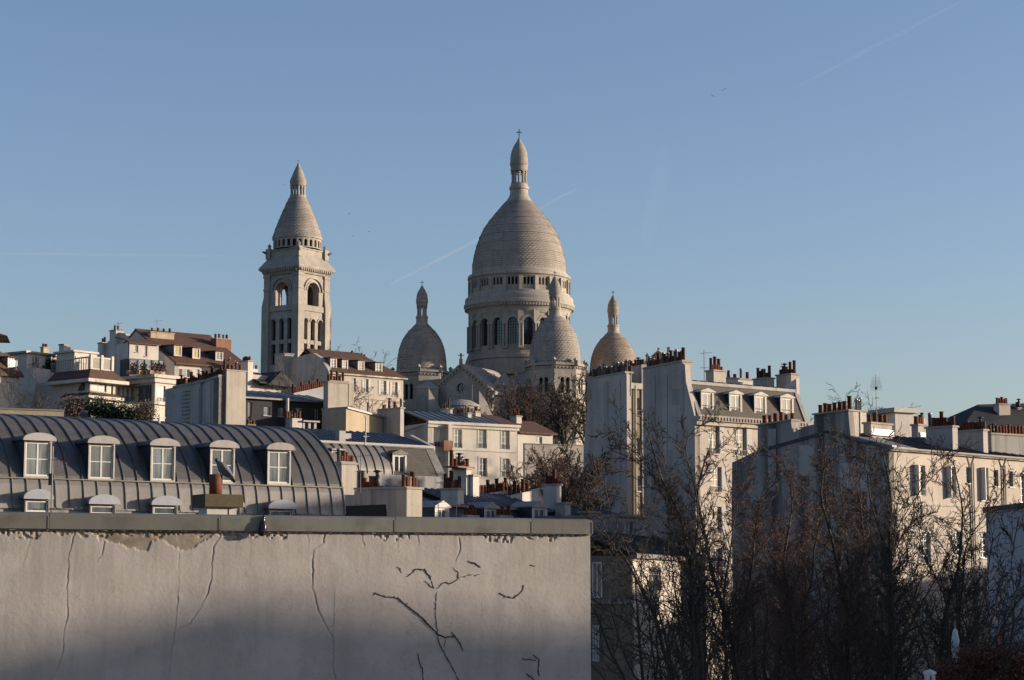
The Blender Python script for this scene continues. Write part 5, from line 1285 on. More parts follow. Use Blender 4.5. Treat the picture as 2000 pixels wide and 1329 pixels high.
def creeper():
    b = PAR; root = empty('dead_creeper', b.root.location.copy(), b.ang, 'dry dark creeper stems clinging to the right half of the cracked wall', 'creeper')
    root.location.z = 0
    L_ = [([(730.5, 1162.9), (733, 1159), (752.2, 1166), (777, 1169), (795.6, 1183), (823.5, 1206.3), (854.5, 1238.9), (870, 1245), (888.6, 1243.5), (897.9, 1255.9), (904, 1271.4)], .016), ([(854.5, 1239), (857.6, 1255.9), (870, 1280.7), (885.5, 1308.6), (900, 1335)], .012),
      ([(888.6, 1243.5), (882.4, 1234.2)], .01), ([(866, 1263), (872, 1247)], .007), ([(773.9, 1107), (781.6, 1111.8), (784.8, 1119.5)], .009), ([(792.5, 1127), (801.8, 1122.6), (812.7, 1111.8), (829.7, 1113.3), (839, 1125.7), (845.2, 1144.3), (848.3, 1150.5)], .014),
      ([(830, 1136), (845, 1149)], .009), ([(854.5, 1149.9), (866.9, 1138), (882.4, 1139.7), (894.8, 1130.4), (896.3, 1119.5), (883.9, 1108.7)], .012), ([(894.8, 1128.8), (913.4, 1124.2), (938.2, 1122.6)], .008), ([(913.4, 1097.2), (928.9, 1101.5), (938.2, 1108.7)], .018),
      ([(975.4, 1158.3), (987.8, 1166), (1003.3, 1167.6), (1015.7, 1159.8), (1021.9, 1149), (1021.9, 1142.8)], .011), ([(815.8, 1276), (818.9, 1293), (825, 1308.6), (826, 1335)], .012), ([(1040.5, 1279), (1052.9, 1290), (1049.8, 1308.6), (1052.9, 1321)], .014), ([(1018.8, 1287), (1046.7, 1290)], .01), ([(1036, 1104), (1044, 1106)], .012), ([(1028, 1316), (1045, 1329)], .014), ([(853, 1158), (850, 1197), (855, 1238)], .006)]
    for pts, r in L_:
        q = MB(); P = []
        for (a, c) in zip(pts, pts[1:]):
            k = max(1, int(math.hypot(c[0]-a[0], c[1]-a[1])/3))
            for i in range(k):
                t = i/k; u, z = b.L(a[0]+(c[0]-a[0])*t, a[1]+(c[1]-a[1])*t, -.01); P.append(Vector((u+rnd.gauss(0, .006), -.012+rnd.gauss(0, .003), z+rnd.gauss(0, .006))))
        u, z = b.L(*pts[-1], -.01); P.append(Vector((u, -.01, z)))
        q.tube(P, [r*(.55+.45*math.sin(math.pi*(i+.5)/len(P)))*rnd.uniform(.7, 1.2) for i in range(len(P))], 5)
        for i in range(1, len(P)-1):
            if rnd.random() < .55:
                p = P[i]; an = rnd.uniform(0, 6.28); l = rnd.uniform(.02, .05); q.tube([p, p+Vector((math.cos(an)*l, -.005, math.sin(an)*l))], [r*.5, r*.15], 4)
        q.build('stem', M['bark'], root)
creeper()

def roof_behind_parapet():
    b = Bld('shed_roof', 'low zinc roof with curved seams just behind the coping', 'roof', (-40, 1003), 52, ang=R(24))
    W = b.L(655, 1004)[0]; n = 17; w = W/n; prof = [(0, b.H-.5), (.25, b.H-.12), (.7, b.H+.0), (1.5, b.H+.05), (3, b.H-.1)]
    q = MB(); q.sheet_u(prof, .01, w-.01, .06); q.sheet_u([(v, z+.04) for v, z in prof], w-.04, w+.01, .08); me = q.mesh('zinc_panel', M['zincd'])
    for i in range(n): put('zinc_panel', me, b.root, (i*w, 0, 0))
    q = MB(); q.box(0, W, .1, 3, 0, b.H-.6); b.part('wall', q, 'greyd')
roof_behind_parapet()

def pigeon_chimney():
    b = Bld('chimney', 'squat plaster chimney with thick mossy slab and one clay pot behind the coping', 'chimney', (404, 1012), 41, ang=R(30), base=14)
    u1 = b.L(462, 1000)[0]; vl = b.S(388, 1000)[0]; zt = b.L(430, 991)[1]
    q = MB(); q.box(0, u1, 0, vl, 0, zt); b.part('stack', q, 'white')
    q = MB(); q.box(u1*.72, u1*.74, -.01, .0, zt-.4, zt); b.part('crack', q, 'void')
    za, zb = zt, b.L(430, 966)[1]; ua = -.09; ub = u1+.09; va = -.12; vb = b.S(376, 980, ua)[0]
    q = MB(); N_ = 10; rr = random.Random(4)
    for i in range(N_):      # a chipped, uneven slab edge
        a, c = ua+(ub-ua)*i/N_, ua+(ub-ua)*(i+1)/N_; q.prism_u([(va, za), (va-.006, za+.02), (va-.006-.0015*(i % 2), zb-.025), (va+.012, zb), (vb, zb), (vb, za)], a, c)
    b.part('slab', q, 'moss')
    u0, z = b.L(421, 966, .25); r = (b.L(433, 950, .25)[0]-b.L(409, 950, .25)[0])/2; z2 = b.L(421, 927, .25)[1]
    q = MB(); q.sm = True; q.lathe([(0, 0), (r, 0), (r*.97, (z2-zb)*.45), (r*1.02, (z2-zb)*.47), (r*1.02, z2-zb), (r*.8, z2-zb), (r*.75, .1), (0, .1)], 20); q.build('chimney_pot', M['clay'], b.root, (u0, .25, zb))
    # the pigeon
    p = b.root.matrix_basis @ Vector((u0, .25, z2)); bd = empty('pigeon', (p.x, p.y, p.z-.0), 0, 'grey pigeon perched on the clay pot with lowered tail', 'pigeon')
    s_ = .0105; X = lambda px, py: Vector(((px-421)*s_, 0, (927-py)*s_))
    q = MB(); q.sm = True; q.tube([X(455, 938), X(449, 930), X(441, 922), X(433, 914), X(428, 907), X(424, 902)], [.015, .06, .10, .105, .07, .04], 14); q.v = [(x, y*.85, z) for x, y, z in q.v]; q.build('body', M['pgrey'], bd)
    q = MB(); q.sm = True; q.tube([X(424.5, 902.5), X(422, 899), X(420, 897)], [.04, .045, .025], 10); q.build('head', M['pdark'], bd)
    q = MB(); q.tube([X(420, 897.5), X(416, 895.5)], [.009, .003], 6); q.build('beak', M['dark'], bd)
    for sg in (-1, 1):
        q = MB(); q.sm = True; q.tube([X(430, 906)+Vector((0, sg*.045, 0)), X(438, 915)+Vector((0, sg*.085, 0)), X(447, 923)+Vector((0, sg*.045, 0)), X(456, 934)+Vector((0, sg*.02, 0))], [.03, .055, .045, .008], 8); q.build('wing', M['pgrey'], bd)
        q = MB(); q.tube([X(431, 922)+Vector((0, sg*.03, 0)), X(429, 927.5)+Vector((0, sg*.03, 0))], .008, 5); q.build('leg', M['clayp'], bd)
    q = MB(); a, c, d_, e = X(450, 927), X(446, 931), X(455, 944), X(459, 940); q.add([a+Vector((0, -.03, 0)), c+Vector((0, .03, 0)), d_+Vector((0, .035, 0)), e+Vector((0, -.035, 0)), a+Vector((.006, -.03, 0)), c+Vector((.006, .03, 0)), d_+Vector((.006, .035, 0)), e+Vector((.006, -.035, 0))], [(0, 1, 2, 3), (7, 6, 5, 4), (0, 3, 7, 4), (1, 5, 6, 2)]); q.build('tail', M['pdark'], bd)
M['pgrey'] = plain('pigeon_grey', (.16, .15, .16), .8, 0, .4, 20); M['pdark'] = plain('pigeon_dark', (.06, .065, .08), .6, 0, .4, 20)
pigeon_chimney()

def black_thing():
    b = PAR; u, z = b.L(515, 1010, -.15); root = empty('black_rag', b.root.matrix_basis @ Vector((u, -.14, z-.35)), b.ang, 'crumpled shiny black rag hooked over the grey coping', 'rag')
    q = MB(); q.sm = True; pr = [(.0, -.02), (.055, .0), (.075, .05), (.07, .12), (.06, .2), (.045, .27), (.03, .3), (.035, .33), (.03, .37), (.0, .38)]
    q.lathe(pr, 18); rr = random.Random(3)
    q.v = [(x*(1+.35*noise.noise(Vector((x*30, y*30, z_*12))))-(.03 if z_ < .06 else 0), y*(1+.3*noise.noise(Vector((x*25, y*30, z_*14+5)))), z_+.01*noise.noise(Vector((x*60, y*60, 3)))) for x, y, z_ in q.v]
    q.build('cloth', M['black'], root)
    q = MB(); q.tube([(0, 0, .34), (0, .1, .40), (0, .25, .40)], .012, 5); q.build('tie', M['black'], root)
black_thing()

def antenna(px, y0, y1, Y, label, kind, parent=None, base=None, group='rooftop aerials'):
    P = at(px, y1, Y); T = at(px, y0, Y); h = T.z-P.z+.6; r = empty('aerial', (P.x, P.y, P.z-.6), rnd.uniform(-.3, .3), label, 'aerial', group)
    MB().tube([(0, 0, 0), (0, 0, h)], .022 if Y > 80 else .018, 6).build('mast', M['lead'] if kind == 'near' else M['dark'], r)
    def yagi(z, ln, n, w, tilt=0, axis='y', rad=.008):
        q = MB(); d = Vector((math.cos(tilt), 0, math.sin(tilt)*.2)); a = Vector((0, 0, z))-d*ln*.35; e = a+d*ln; q.tube([a, e], rad*1.3, 4)
        for i in range(n):
            c = a+(e-a)*(i+.3)/n; ww = w*(1-.35*i/n); dv = Vector((0, ww/2, 0)) if axis == 'y' else Vector((0, 0, ww/2)); q.tube([c-dv, c+dv], rad, 4)
        q.build('yagi_array', M['dark'], r)
    if kind == 'near':
        yagi(h*.36, 1.25, 10, .55, .12, 'y', .006); yagi(h*.86, .5, 6, .38, 0, 'z', .005)
        MB().box(-.26, .30, -.03, .03, .42, .50).build('beam', M['framew'], r); MB().box(-.07, -.01, -.04, .04, h*.60, h*.72).build('coupler_box', M['black'], r); MB().tube([(-.32, 0, .28), (-.26, 0, .44)], .008, 4).build('brace', M['lead'], r)
        MB().tube([(.035, 0, 0), (.035, 0, .55)], .012, 5).build('pole', M['lead'], r)
    elif kind == 'tall':
        for z, w in ((.93, .55), (.87, .6), (.81, .75), (.75, .8)):
            q = MB()
            for k in range(5): q.tube([(-w/2, .1*k-.2, h*z-.06*k), (w/2, .1*k-.2, h*z-.06*k)], .006, 3)
            q.build('dipole_bank', M['lead'], r)
        MB().tube([(-.02, 0, h*.3), (-.25, 0, h*.32), (-.25, 0, h*.52)], .012, 4).build('side_arm', M['dark'], r); yagi(h*.50, .3, 4, 1.3, 0, 'y'); yagi(h*.28, 1.0, 4, 1.5, 0, 'y')
        MB().box(-.08, .08, -.08, .08, h*.68, h*.74).build('coupler_box', M['black'], r)
    else:
        yagi(h*.92, 1.1, 6, .6, .5, 'y'); yagi(h*.55, .9, 4, .8, 0, 'y')
antenna(100, 872, 1008, 44, 'television aerial on white mast behind the coping at left', 'near')
antenna(1712, 732, 806, 135, 'tall many armed aerial against the sky right of the bare trees', 'tall')
antenna(1375.5, 684, 746, 158, 'aerial on the chimney of the four dormer house', 'far')
antenna(306, 624, 656, 225, 'small aerial on the middle chimney of the red roofed house', 'far')
antenna(230.5, 630, 652, 225, 'small mushroom topped mast on the gable chimney of the red roofed house', 'far')
antenna(856, 978, 1010, 118, 'thin dark aerial before the first low dormer', 'far')
antenna(891, 984, 1012, 118, 'thin dark aerial before the second low dormer', 'far')
antenna(922, 752, 806, 199, 'thin pole aerial on the cream apartment roof before the transept gable', 'far')
antenna(874, 772, 799, 201, 'short aerial on the left chimney of the cream apartments', 'far')
antenna(704, 885, 945, 112, 'thin aerial among red pots left of the lit chimney', 'far')
# ------------------------------------------------------------------ right-hand houses
def four_dormer_house():
    b = Bld('apartment_house', 'tall apartment house with slate mansard, four white dormers and blank grey gable', 'apartment house', (1357, 814), 155, (1495, 823.5))
    H = b.H; W = b.L(1577, 826)[0]
    DG = b.S(1256, 722)[0]
    hl = b.holes([(1383, 1404, 832, 887), (1434, 1457, 836, 891), (1490, 1512, 840, 895), (1388, 1408, 912, 962), (1438, 1458, 916, 966), (1388, 1408, 990, 1042), (1438, 1458, 994, 1046), (1390, 1410, 1070, 1120)])
    b.body(W, DG, H, hl, 'cream')
    for h in hl: b.window(h, bars=3, rail=True, shut=None, mat='frame'); 
    for h in hl:
        sm = shut_mesh(r2((h[1]-h[0])*.42), r2(h[3]-h[2]), 'shutter'); put('shutter', sm, b.root, (h[1]+.03, -.02, h[2]))
    m = MB(); m.box(-.1, W+.15, -.55, -.004, H-.30, H+.05); m.box(-.05, W+.1, -.3, -.006, H-.62, H-.30)
    b.part('cornice', m, 'cream')
    m = MB(); n = int(W/.32)
    for i in range(n): m.box(i*.32, i*.32+.16, -.62, -.55, H-.24, H+.02)
    m.box(-.1, W+.1, -.56, -.2, H+.05, H+.12); tag(b.part('cornice_blocks', m, 'stoned'), kind='stuff')
    vt, zt = b.S(1341, 746); vt = max(1.2, vt)
    m = MB(); m.sheet_u([(0, H+.1), (vt, zt)], .3, W, .15); b.part('slate_mansard', m, 'slate')
    m = MB(); m.box(.2, W, vt-.16, vt+.1, zt-.12, zt+.12); b.part('break_moulding', m, 'grey')
    zr = b.L(1450, 744, 5)[1]; b.roof([(vt, zt+.14), (DG*.5, zt+.42), (DG, zt)], .5, W, 'zincb', .12, ribs=.9)
    [b.part('verge', MB().sheet_u([(-.1, H+.1), (vt, zt+.2)], q0, q1, .3), 'greyd') for q0, q1 in ((.28, .62), (W-.3, W+.1))]
    for x0, x1, y0, y1 in ((1373, 1391, 768, 812), (1428, 1446, 772, 816), (1477, 1494, 775, 818), (1528, 1547, 779, 820)):
        h = b.holes([(x0, x1, y0, y1)], .25)[0]; o = b.dormer(h, .25, vt+.4, 'pediment', 'white', 'zincd', 'white', bars=0, divs=2, sx=.2, hs=.26)
        m = MB(); m.box(h[0]-.02, h[1]+.02, .18, .22, h[2]+.75, h[2]+.79); b.part('rail', m, 'dark', o)
        m = MB(); m.box(h[0]-.05, h[0]+(h[1]-h[0])*.5, .30, .34, h[2], h[3]); 
    # blank gable
    pts = [(1357, 814), (1340, 746), (1338, 713), (1331, 707), (1256, 722), (1256, 800)]
    g, poly = b.gable(pts, 0, .5, 'party', 'gable_wall')
    va, za = b.S(1331, 707); vb, zb = b.S(1256, 722)
    m = MB(); m.prism_u([(va-.06, za-4.2), (va-.06, za), (vb, zb), (vb, zb-4)], .51, 1.05); o = b.part('chimney_stack', m, 'beige')
    c = b.part('chimney_cap', MB().prism_u([(va-.15, za), (va-.15, za+.14), (vb, zb+.14), (vb, zb)], -.08, 1.1), 'stoned', o)
    b.pots(o, 0, .9, va+.2, vb, za+.14, 'tmtsmmctsmctmpctcsmcmc', 'v', slope=(zb-za))
    for (xl, xc, xr, yt, yb, v, p) in ((1378.5, 1394, 1417.5, 722, 746, 3.4, 'tctsts'), (1471, 1498, 1512, 737, 760, 4.5, 'tsmtct'), (1516, 1545, 1561, 729, 764, 3.0, 'tstscwws')):
        b.stackpx(xl, xc, xr, yt, yb, v, mat='beige', pots=p, along='u' if xc < 1400 else 'v')
    u, z = b.L(1421, 742, 7); b.stack(u, u+2.8, 7, 7.5, z-1, z+.1, mat='white', pots='csmc')
    m = MB(); m.prism_u([(1.0, zt-1), (1.0, zt+1.0), (2.2, zt+.6), (3.0, zt-.6)], W-.15, W+.2); b.part('party_upstand', m, 'white')
    b.wear_gable([(1268, 1280, 735, 930, 'grey', .05), (1296, 1304, 732, 930, 'party', .05), (1262, 1290, 850, 905, 'bluew', .01), (1312, 1330, 760, 792, 'greyd', .01), (1300, 1322, 880, 925, 'grey', .01), (1328, 1336, 722, 900, 'grey', .04)])
    return b
B2 = four_dormer_house()

def left_gable_house():
    b = Bld('apartment_house', 'tall grey blank gable with white tipped chimney pots behind the bare trees', 'apartment house', (1224, 745), 172, ang=R(38))
    pts = [(1224, 730), (1222, 728.5), (1153, 741), (1155, 778), (1148, 790), (1140, 872), (1139, 960)]
    b.gable(pts, 0, .5, 'party', 'gable_wall')
    b.wear_gable([(1160, 1172, 760, 800, 'grey', .01), (1180, 1188, 745, 960, 'grey', .05), (1196, 1216, 790, 850, 'bluew', .01), (1150, 1175, 860, 930, 'grey', .01), (1205, 1212, 742, 960, 'party', .05)])
    va, za = b.S(1222, 728.5); vb, zb = b.S(1153, 741)
    o = b.part('chimney_cap', MB().prism_u([(va, za), (va, za+.14), (vb, zb+.14), (vb, zb)], -.08, .9), 'stoned')
    b.pots(o, 0, .4, va, vb, za+.14, 'mpmcmmpmcmmpmmcm', 'v', slope=zb-za); b.pots(o, .5, .9, va, vb, za+.14, 'cccsccccsccccc', 'v', slope=zb-za)
    u1 = b.L(1231, 730)[0]; zb_ = b.L(1226, 750)[1]; b.stack(.5, u1, -.05, .9, zb_-1, b.L(1226, 729)[1]-.1, mat='beige')
    v = 1.6; u0, z1 = b.L(1226, 748, v); u1, z0 = b.L(1262, 748, v)
    hs = b.holes([(1242, 1250, 778, 812), (1242, 1250, 856, 890), (1242, 1250, 930, 960), (1230, 1236, 1010, 1045)], v); m = MB(); b.panel(m, u0, u1, 0, z1, hs, v); m.box(u0, u1, v+.3, v+5, 0, z1)
    b.part('courtyard_wall', m, 'brown'); [b.window(h, v, bars=1, gl='paned', rail=True) for h in hs]
    m = MB(); m.box(u0, u1, v-.25, v-.01, z1-.5, z1); uq = b.L(1238, 800, v)[0]; m.tube([(uq, v-.2, 4), (uq, v-.2, z1-.2)], .12, 8); b.part('cornice', m, 'beige')
    # a second dark party wall behind, its pots against the dome
    v0, z0 = b.S(1253, 712, 3.0); v1, z1 = b.S(1147, 737, 3.0); m = MB(); m.prism_u([(v0, 0), (v0, z0), (v1, z1), (v1, 0)], 3.0, 3.6); o = b.part('rear_party_wall', m, 'greyd'); b.pots(o, 3.0, 3.5, v0, v1, z0, 'ccwcscwcscccwccscwccccsc', 'v', slope=z1-z0)
left_gable_house()

def stained_gable_house():
    b = Bld('apartment_house', 'apartment house with dark streaked gable, rows of red pots and long cream front', 'apartment house', (1736, 877), 125, (2000, 898))
    H = b.H; W = b.W+5
    hl = b.holes([(1785, 1808, 909, 969), (1848, 1868, 912, 974), (1887, 1896, 913, 944), (1915, 1931, 914, 978), (1940, 1950, 918, 950), (1971, 1979, 921, 951), (1992, 2004, 926, 982), (1797, 1818, 1042, 1100), (1862, 1880, 1038, 1086), (1915, 1930, 1040, 1090), (1800, 1820, 1170, 1225)])
    b.body(W, 10, H, hl, 'cream')
    for i, h in enumerate(hl): b.window(h, bars=3 if i not in (2, 4, 5) else 1, divs=2 if i not in (2, 4, 5) else 1, rail=i in (0, 1), dep=.16, mat='frame' if i not in (2, 4, 5) else 'shutter', gl='pane' if i not in (4, 5) else 'paned', sill=i not in (0, 1))
    for i in (0, 1, 3):      # inward-open shutters folded against the left jamb
        h = hl[i]; m = MB(); m.box(h[0]+.02, h[0]+.07, -.38, .12, h[2], h[3]); b.part('shutter', m, 'frame')
    m = MB(); m.box(-.15, W+.2, -.3, -.004, H-.1, H+.08); m.tube([(-.1, -.34, H+.02), (W, -.34, H+.02)], .09, 8); b.part('gutter', m, 'zinc')
    zs = b.L(1850, 987)[1]; m = MB(); m.box(0, W, -.07, -.003, zs-.08, zs+.04); b.part('string_course', m, 'cream')
    for x in (1894.5, 1956.5):
        u = b.L(x, 900)[0]; m = MB(); m.tube([(u, -.34, H), (u, -.1, H-.6), (u, -.1, 0)], .06, 7); m.tube([(u+.22, -.1, H-.5), (u+.22, -.1, 0)], .045, 7); b.part('downpipe', m, 'zinc')
    v1, z1 = b.S(1663, 856); vr, zr = v1+1.6, z1+.55
    b.roof([(-.3, H+.05), (v1, z1), (vr, zr), (10, H+.4)], -.1, W, 'zincd', .14, ribs=.7, rh=.06)
    m = MB(); m.sheet_u([(-.35, H+.2), (v1, z1+.16)], -.12, .35, .2); b.part('verge', m, 'lead')
    m = MB(); m.sheet_u([(-.28, H+.13), (v1*.9, z1+.1)], .35, 2.6, .05); b.part('pale_roof_sheet', m, 'zinc')
    pts = [(1736, 877), (1663, 857), (1661, 852), (1657, 803), (1590, 811), (1590, 829), (1570, 834), (1548, 846), (1545, 822), (1480, 832), (1480, 880), (1430, 904), (1429, 1000)]
    g, poly = b.gable(pts, 0, .5, 'streaked', 'gable_wall')
    va, za = b.S(1657, 803); vb, zb = b.S(1590, 811); uR = b.L(1677, 806, va)[0]
    for (xa, ya, xb, yb, p, uu) in ((1657, 803, 1590, 811, 'tcccccc', uR), (1545, 822, 1480, 832, 'cscccc', .8)):
        va, za = b.S(xa, ya); vb, zb = b.S(xb, yb); m = MB(); m.prism_u([(va, za-1.7), (va, za), (vb, zb), (vb, zb-1.7)], .505, uu); o = b.part('chimney_stack', m, 'beige')
        b.part('chimney_cap', MB().prism_u([(va-.1, za), (va-.1, za+.1), (vb+.1, zb+.1), (vb+.1, zb)], -.1, uu+.06), 'stoned', o); b.pots(o, 0, .8, va, vb, za+.1, p, 'v', slope=zb-za)
    b.wear_gable([(1500, 1516, 838, 960, 'greyd', .03), (1610, 1622, 815, 940, 'greyd', .03), (1560, 1590, 870, 930, 'grey', .01), (1640, 1700, 900, 960, 'bluew', .01), (1692, 1700, 872, 1050, 'grey', .04)])
    for (xl, xc, xr, yt, yb, v, p, al) in ((1686, 1701, 1742, 824, 846, 3.4, 'cccc', 'u'), (1780, 1793, 1810, 828, 852, 5.5, 'cccct', 'u'), (1808, 1860, 1870, 831, 880, 1.0, 'csctccm', 'v'), (1868, 1920, 1929, 838, 886, .8, 'cwcccccs', 'v')):
        b.stackpx(xl, xc, xr, yt, yb, v, mat='grey' if al == 'v' else 'beige', pots=p, along=al)
    u, z = b.L(1952, 870, 2); m = MB(); m.tube([(u, 2, z-1.0), (u, 2, z+.1), (u-.3, 2, z+.2)], .08, 7); b.part('flue', m, 'lead')
    m = MB(); u0, z = b.L(1701, 845, 3.3); u1 = b.L(1743, 845, 3.3)[0]; m.box(u0-.05, u1+.05, 3.2, 3.39, z-.15, z+.25); b.part('flashing', m, 'frame')
    m = MB(); u0, z = b.L(1794, 851, 5.4); u1 = b.L(1811, 851, 5.4)[0]; m.box(u0-.05, u1+.05, 5.2, 5.49, z-.1, z+.2); b.part('flashing', m, 'frame')
stained_gable_house()

def far_right_roofs():
    b = Bld('apartment_house', 'slate roofed house with lone chimney at the far right skyline', 'apartment house', (1870, 832), 186, ang=R(25))
    m = MB(); W = 14
    m.box(0, W, 0, 9, 0, b.H-.6); b.part('wall', m, 'greyd'); za = b.L(1990, 800, 3)[1]
    m = MB(); m.add([(0, -.2, b.H-.6), (W, -.2, b.H-.6), (W, 9, b.H-.6), (0, 9, b.H-.6), (5.5, 4, za+.4), (W, 4, za+.9)], [(0, 1, 5, 4), (2, 3, 4, 5), (3, 0, 4), (3, 2, 1, 0)]); b.part('roof', m, 'slated')
    b.stackpx(1940, 1951, 1973, 788, 830, 2.2, mat='beige', pots='ccccc', along='u'); b.stackpx(1983, 1988, 1994, 796, 815, 3.0, mat='grey', pots='wc')
    c = Bld('party_wall', 'grey chimney wall with long row of red pots at right edge', 'wall', (1936, 846), 136, (2010, 850))
    m = MB(); m.box(0, c.W, 0, .6, 0, c.H-.1); c.part('wall', m, 'greyd'); o = c.part('coping', MB().box(-.1, c.W+.1, -.1, .7, c.H-.1, c.H+.02), 'stoned'); c.pots(o, 0, c.W, .1, .5, c.H+.02, 'cwcccccccccc', 'u')
    d = Bld('pavilion', 'pale roof pavilion with rounded cornice on the skyline behind the aerial', 'pavilion', (1748, 806), 168, (1786, 808))
    m = MB(); m.box(0, d.W, 0, 5, 0, d.H); m.box(-4.5, 0, 1, 5, 0, d.H-.8); m.box(d.W, d.W+2.2, 1, 5, 0, d.H-.3); d.part('wall', m, 'white'); m = MB(); m.box(-.35, d.W+.35, -.35, 5.3, d.H+.01, d.H+.25); m.box(-.2, d.W+.2, -.2, 5.1, d.H+.25, d.H+.4); d.part('cornice', m, 'lead')
    e = Bld('chimney', 'small white chimney with pale capped flues behind the tall red pot row', 'chimney', (1680, 802), 140, (1692, 803))
    e.stack(0, e.W, 0, .9, 0, e.H-.1, mat='white', pots='mmm', along='u'); e.stack(-2.0, -.2, .2, .9, 0, e.H-.5, mat='white', pots='ppmp', along='u')
far_right_roofs()

def blue_wall_house():
    A = at(1925, 991, 112); Bq = atz(2012, 981, A.z); ang = math.atan2(Bq.y-A.y, Bq.x-A.x)
    L_ = math.hypot(Bq.x-A.x, Bq.y-A.y)+2; base = gz(A.x, A.y)-.5
    r = empty('apartment_house', (A.x, A.y, base), ang, 'smooth blue grey shaded house wall with dark metal edge at lower right', 'apartment house'); H = A.z-base
    m = MB(); m.box(0, L_, 0, 9, 0, H-.25); m.build('wall', M['bluew'], r); m = MB(); m.box(-.1, L_, -.12, 9.1, H-.25, H); m.build('metal_edge', M['zincd'], r)
    # unseen block added outside the picture, outline set to shade the lower roofs
    c = empty('apartment_house', (41, 84, 0), 0, 'unseen block added beyond the right edge, shaped to shade the courtyard', 'apartment house')
    def sil(y0, y1, pts, x0=0, x1=12):
        q = MB(); q.prism_u([(y0, 0)]+pts+[(y1, 0)], x0, x1); return q
    sil(12, 36, [(12, 26), (14.0, 28.0), (17, 30.3), (20.5, 30.3), (22.5, 28), (24, 23.4), (36, 23.4)]).build('wall', M['cream'], c)
blue_wall_house()

def low_court_houses():
    b = Bld('house', 'low house in the court with sunlit cream end behind the bare branches', 'house', (1234, 1086), 112, (1340, 1093))
    H = b.H; W = b.W+6; base = -2
    hl = b.holes([(1267, 1291, 1108, 1150)]); b.body(W, 9, H, hl, 'cream'); [b.window(h, bars=2, rail=True) for h in hl]
    m = MB(); m.box(-.2, W, -.35, -.004, H-.12, H+.12); b.part('cornice', m, 'zinc'); b.roof([(-.3, H+.14), (3.5, H+1.5), (8, H+1.6)], -.2, W, 'zincd', .12, ribs=.7)
    va = b.S(1140, 1085)[0]; m = MB(); m.box(-.01, .3, 0, va, 0, H); b.part('side_wall', m, 'brown')
    for (xa, xb, ya, yb) in ((1157, 1177, 1098, 1168), (1158, 1171, 1222, 1292)):
        v0, z0 = b.S(xb, yb); v1, z1 = b.S(xa, ya); f, p = win_meshes(r2(v1-v0), r2(z1-z0), 0, 'frame', 'pane', 2); o = put('window', f, b.root, (-.1, (v0+v1)/2, z0), -math.pi/2); put('pane', p, o)
    m = MB(); v0, z0 = b.S(1235, 1180); m.box(-.12, 0, 0, va, z0, z0+.25); b.part('string_course', m, 'greyd')
    c = Bld('house', 'small shaded roof storey with tall narrow window and potted plants above the court', 'house', (1214, 1010), 128, (1262, 1013))
    hs = c.holes([(1222, 1241, 1018, 1056)]); c.body(c.W, 6, c.H, hs, 'grey'); [c.window(h, bars=0) for h in hs]
    m = MB(); m.box(-.2, c.W+.2, -.3, 6, c.H, c.H+.15); c.part('roof', m, 'zinc'); m = MB(); vb = c.S(1150, 1015)[0]; m.box(0, .3, 0, vb, 0, c.H-.3); c.part('side_wall', m, 'grey')
    c.roof([(-4, c.H-2.6), (0, c.H-2.2)], -2, c.W+3, 'zincd', .1, ribs=.6)
    for x in (1246, 1252, 1257): u, z = c.L(x, 1056, -.6); put('flower_pot', pot_mesh('short'), c.root, (u, -.6, z-.3))
    d = Bld('shed_roof', 'dark blue zinc roof between coping end and the grey gable', 'roof', (1095, 1000), 135, (1215, 1006))
    m = MB(); m.box(0, d.W, 0, 5, 0, d.H-.1); d.part('wall', m, 'greyd'); d.roof([(-.3, d.H-.1), (4, d.H+.9), (5, d.H+.9)], 0, d.W, 'zincb', .12, ribs=.6); u, z = d.L(1104, 985, -.5); d.stack(u, u+.6, -.5, .3, d.H-3, z, mat='grey'); u, z = d.L(1146, 1002, -1); d.stack(u, u+1.2, -1, -.4, d.H-4, z, mat='brown', pots='csc')
low_court_houses()

def shadow_slab():
    # unseen slab added at the right, outline worked back from the parapet's shadow edge
    x0 = 72; r = empty('apartment_house', (x0, 0, 0), 0, 'unseen added slab whose outline is shaped to shade the lower parapet', 'apartment house')
    cx = lambda u: PAR.P.x+u*PAR.ca; cy = lambda u: PAR.P.y+u*PAR.sa
    tn = sd.z/math.hypot(sd.x, sd.y); dyx = sd.y/sd.x; cw = math.hypot(sd.x, sd.y)/sd.x
    pts = []
    for px, py in ((-40, 1262), (60, 1240), (160, 1245), (230, 1222), (320, 1196), (400, 1166), (470, 1166), (560, 1168), (700, 1186), (820, 1200), (900, 1202), (1000, 1212), (1152, 1226)):
        u, z = PAR.L(px, py); X, Yw = cx(u), cy(u); D_ = x0-X; pts.append((Yw+D_*dyx, z+D_*cw*tn))
    a, e = pts[0], pts[-1]
    q = MB(); q.prism_u([(20, 0), (20, a[1]-2), (a[0]-.3, a[1]-.4)]+pts+[(e[0]+2, e[1]+.2), (e[0]+8, 28.5), (e[0]+12, 29), (e[0]+34, 29), (e[0]+46, 28), (e[0]+46, 0)], 0, 1.0)
    q.build('wall', M['cream'], r)
shadow_slab()
def shade_block():  # unseen block, added only for the shade low on the cream front
    r = empty('apartment_house', (62, 116, 3), 0, 'unseen lower block added beyond the right edge to shade the cream front', 'apartment house')
    q = MB(); q.prism_u([(0, 0), (0, 20.2), (3, 21.4), (30, 21.4), (34, 20), (34, 0)], 0, 12); q.build('wall', M['cream'], r)
shade_block()

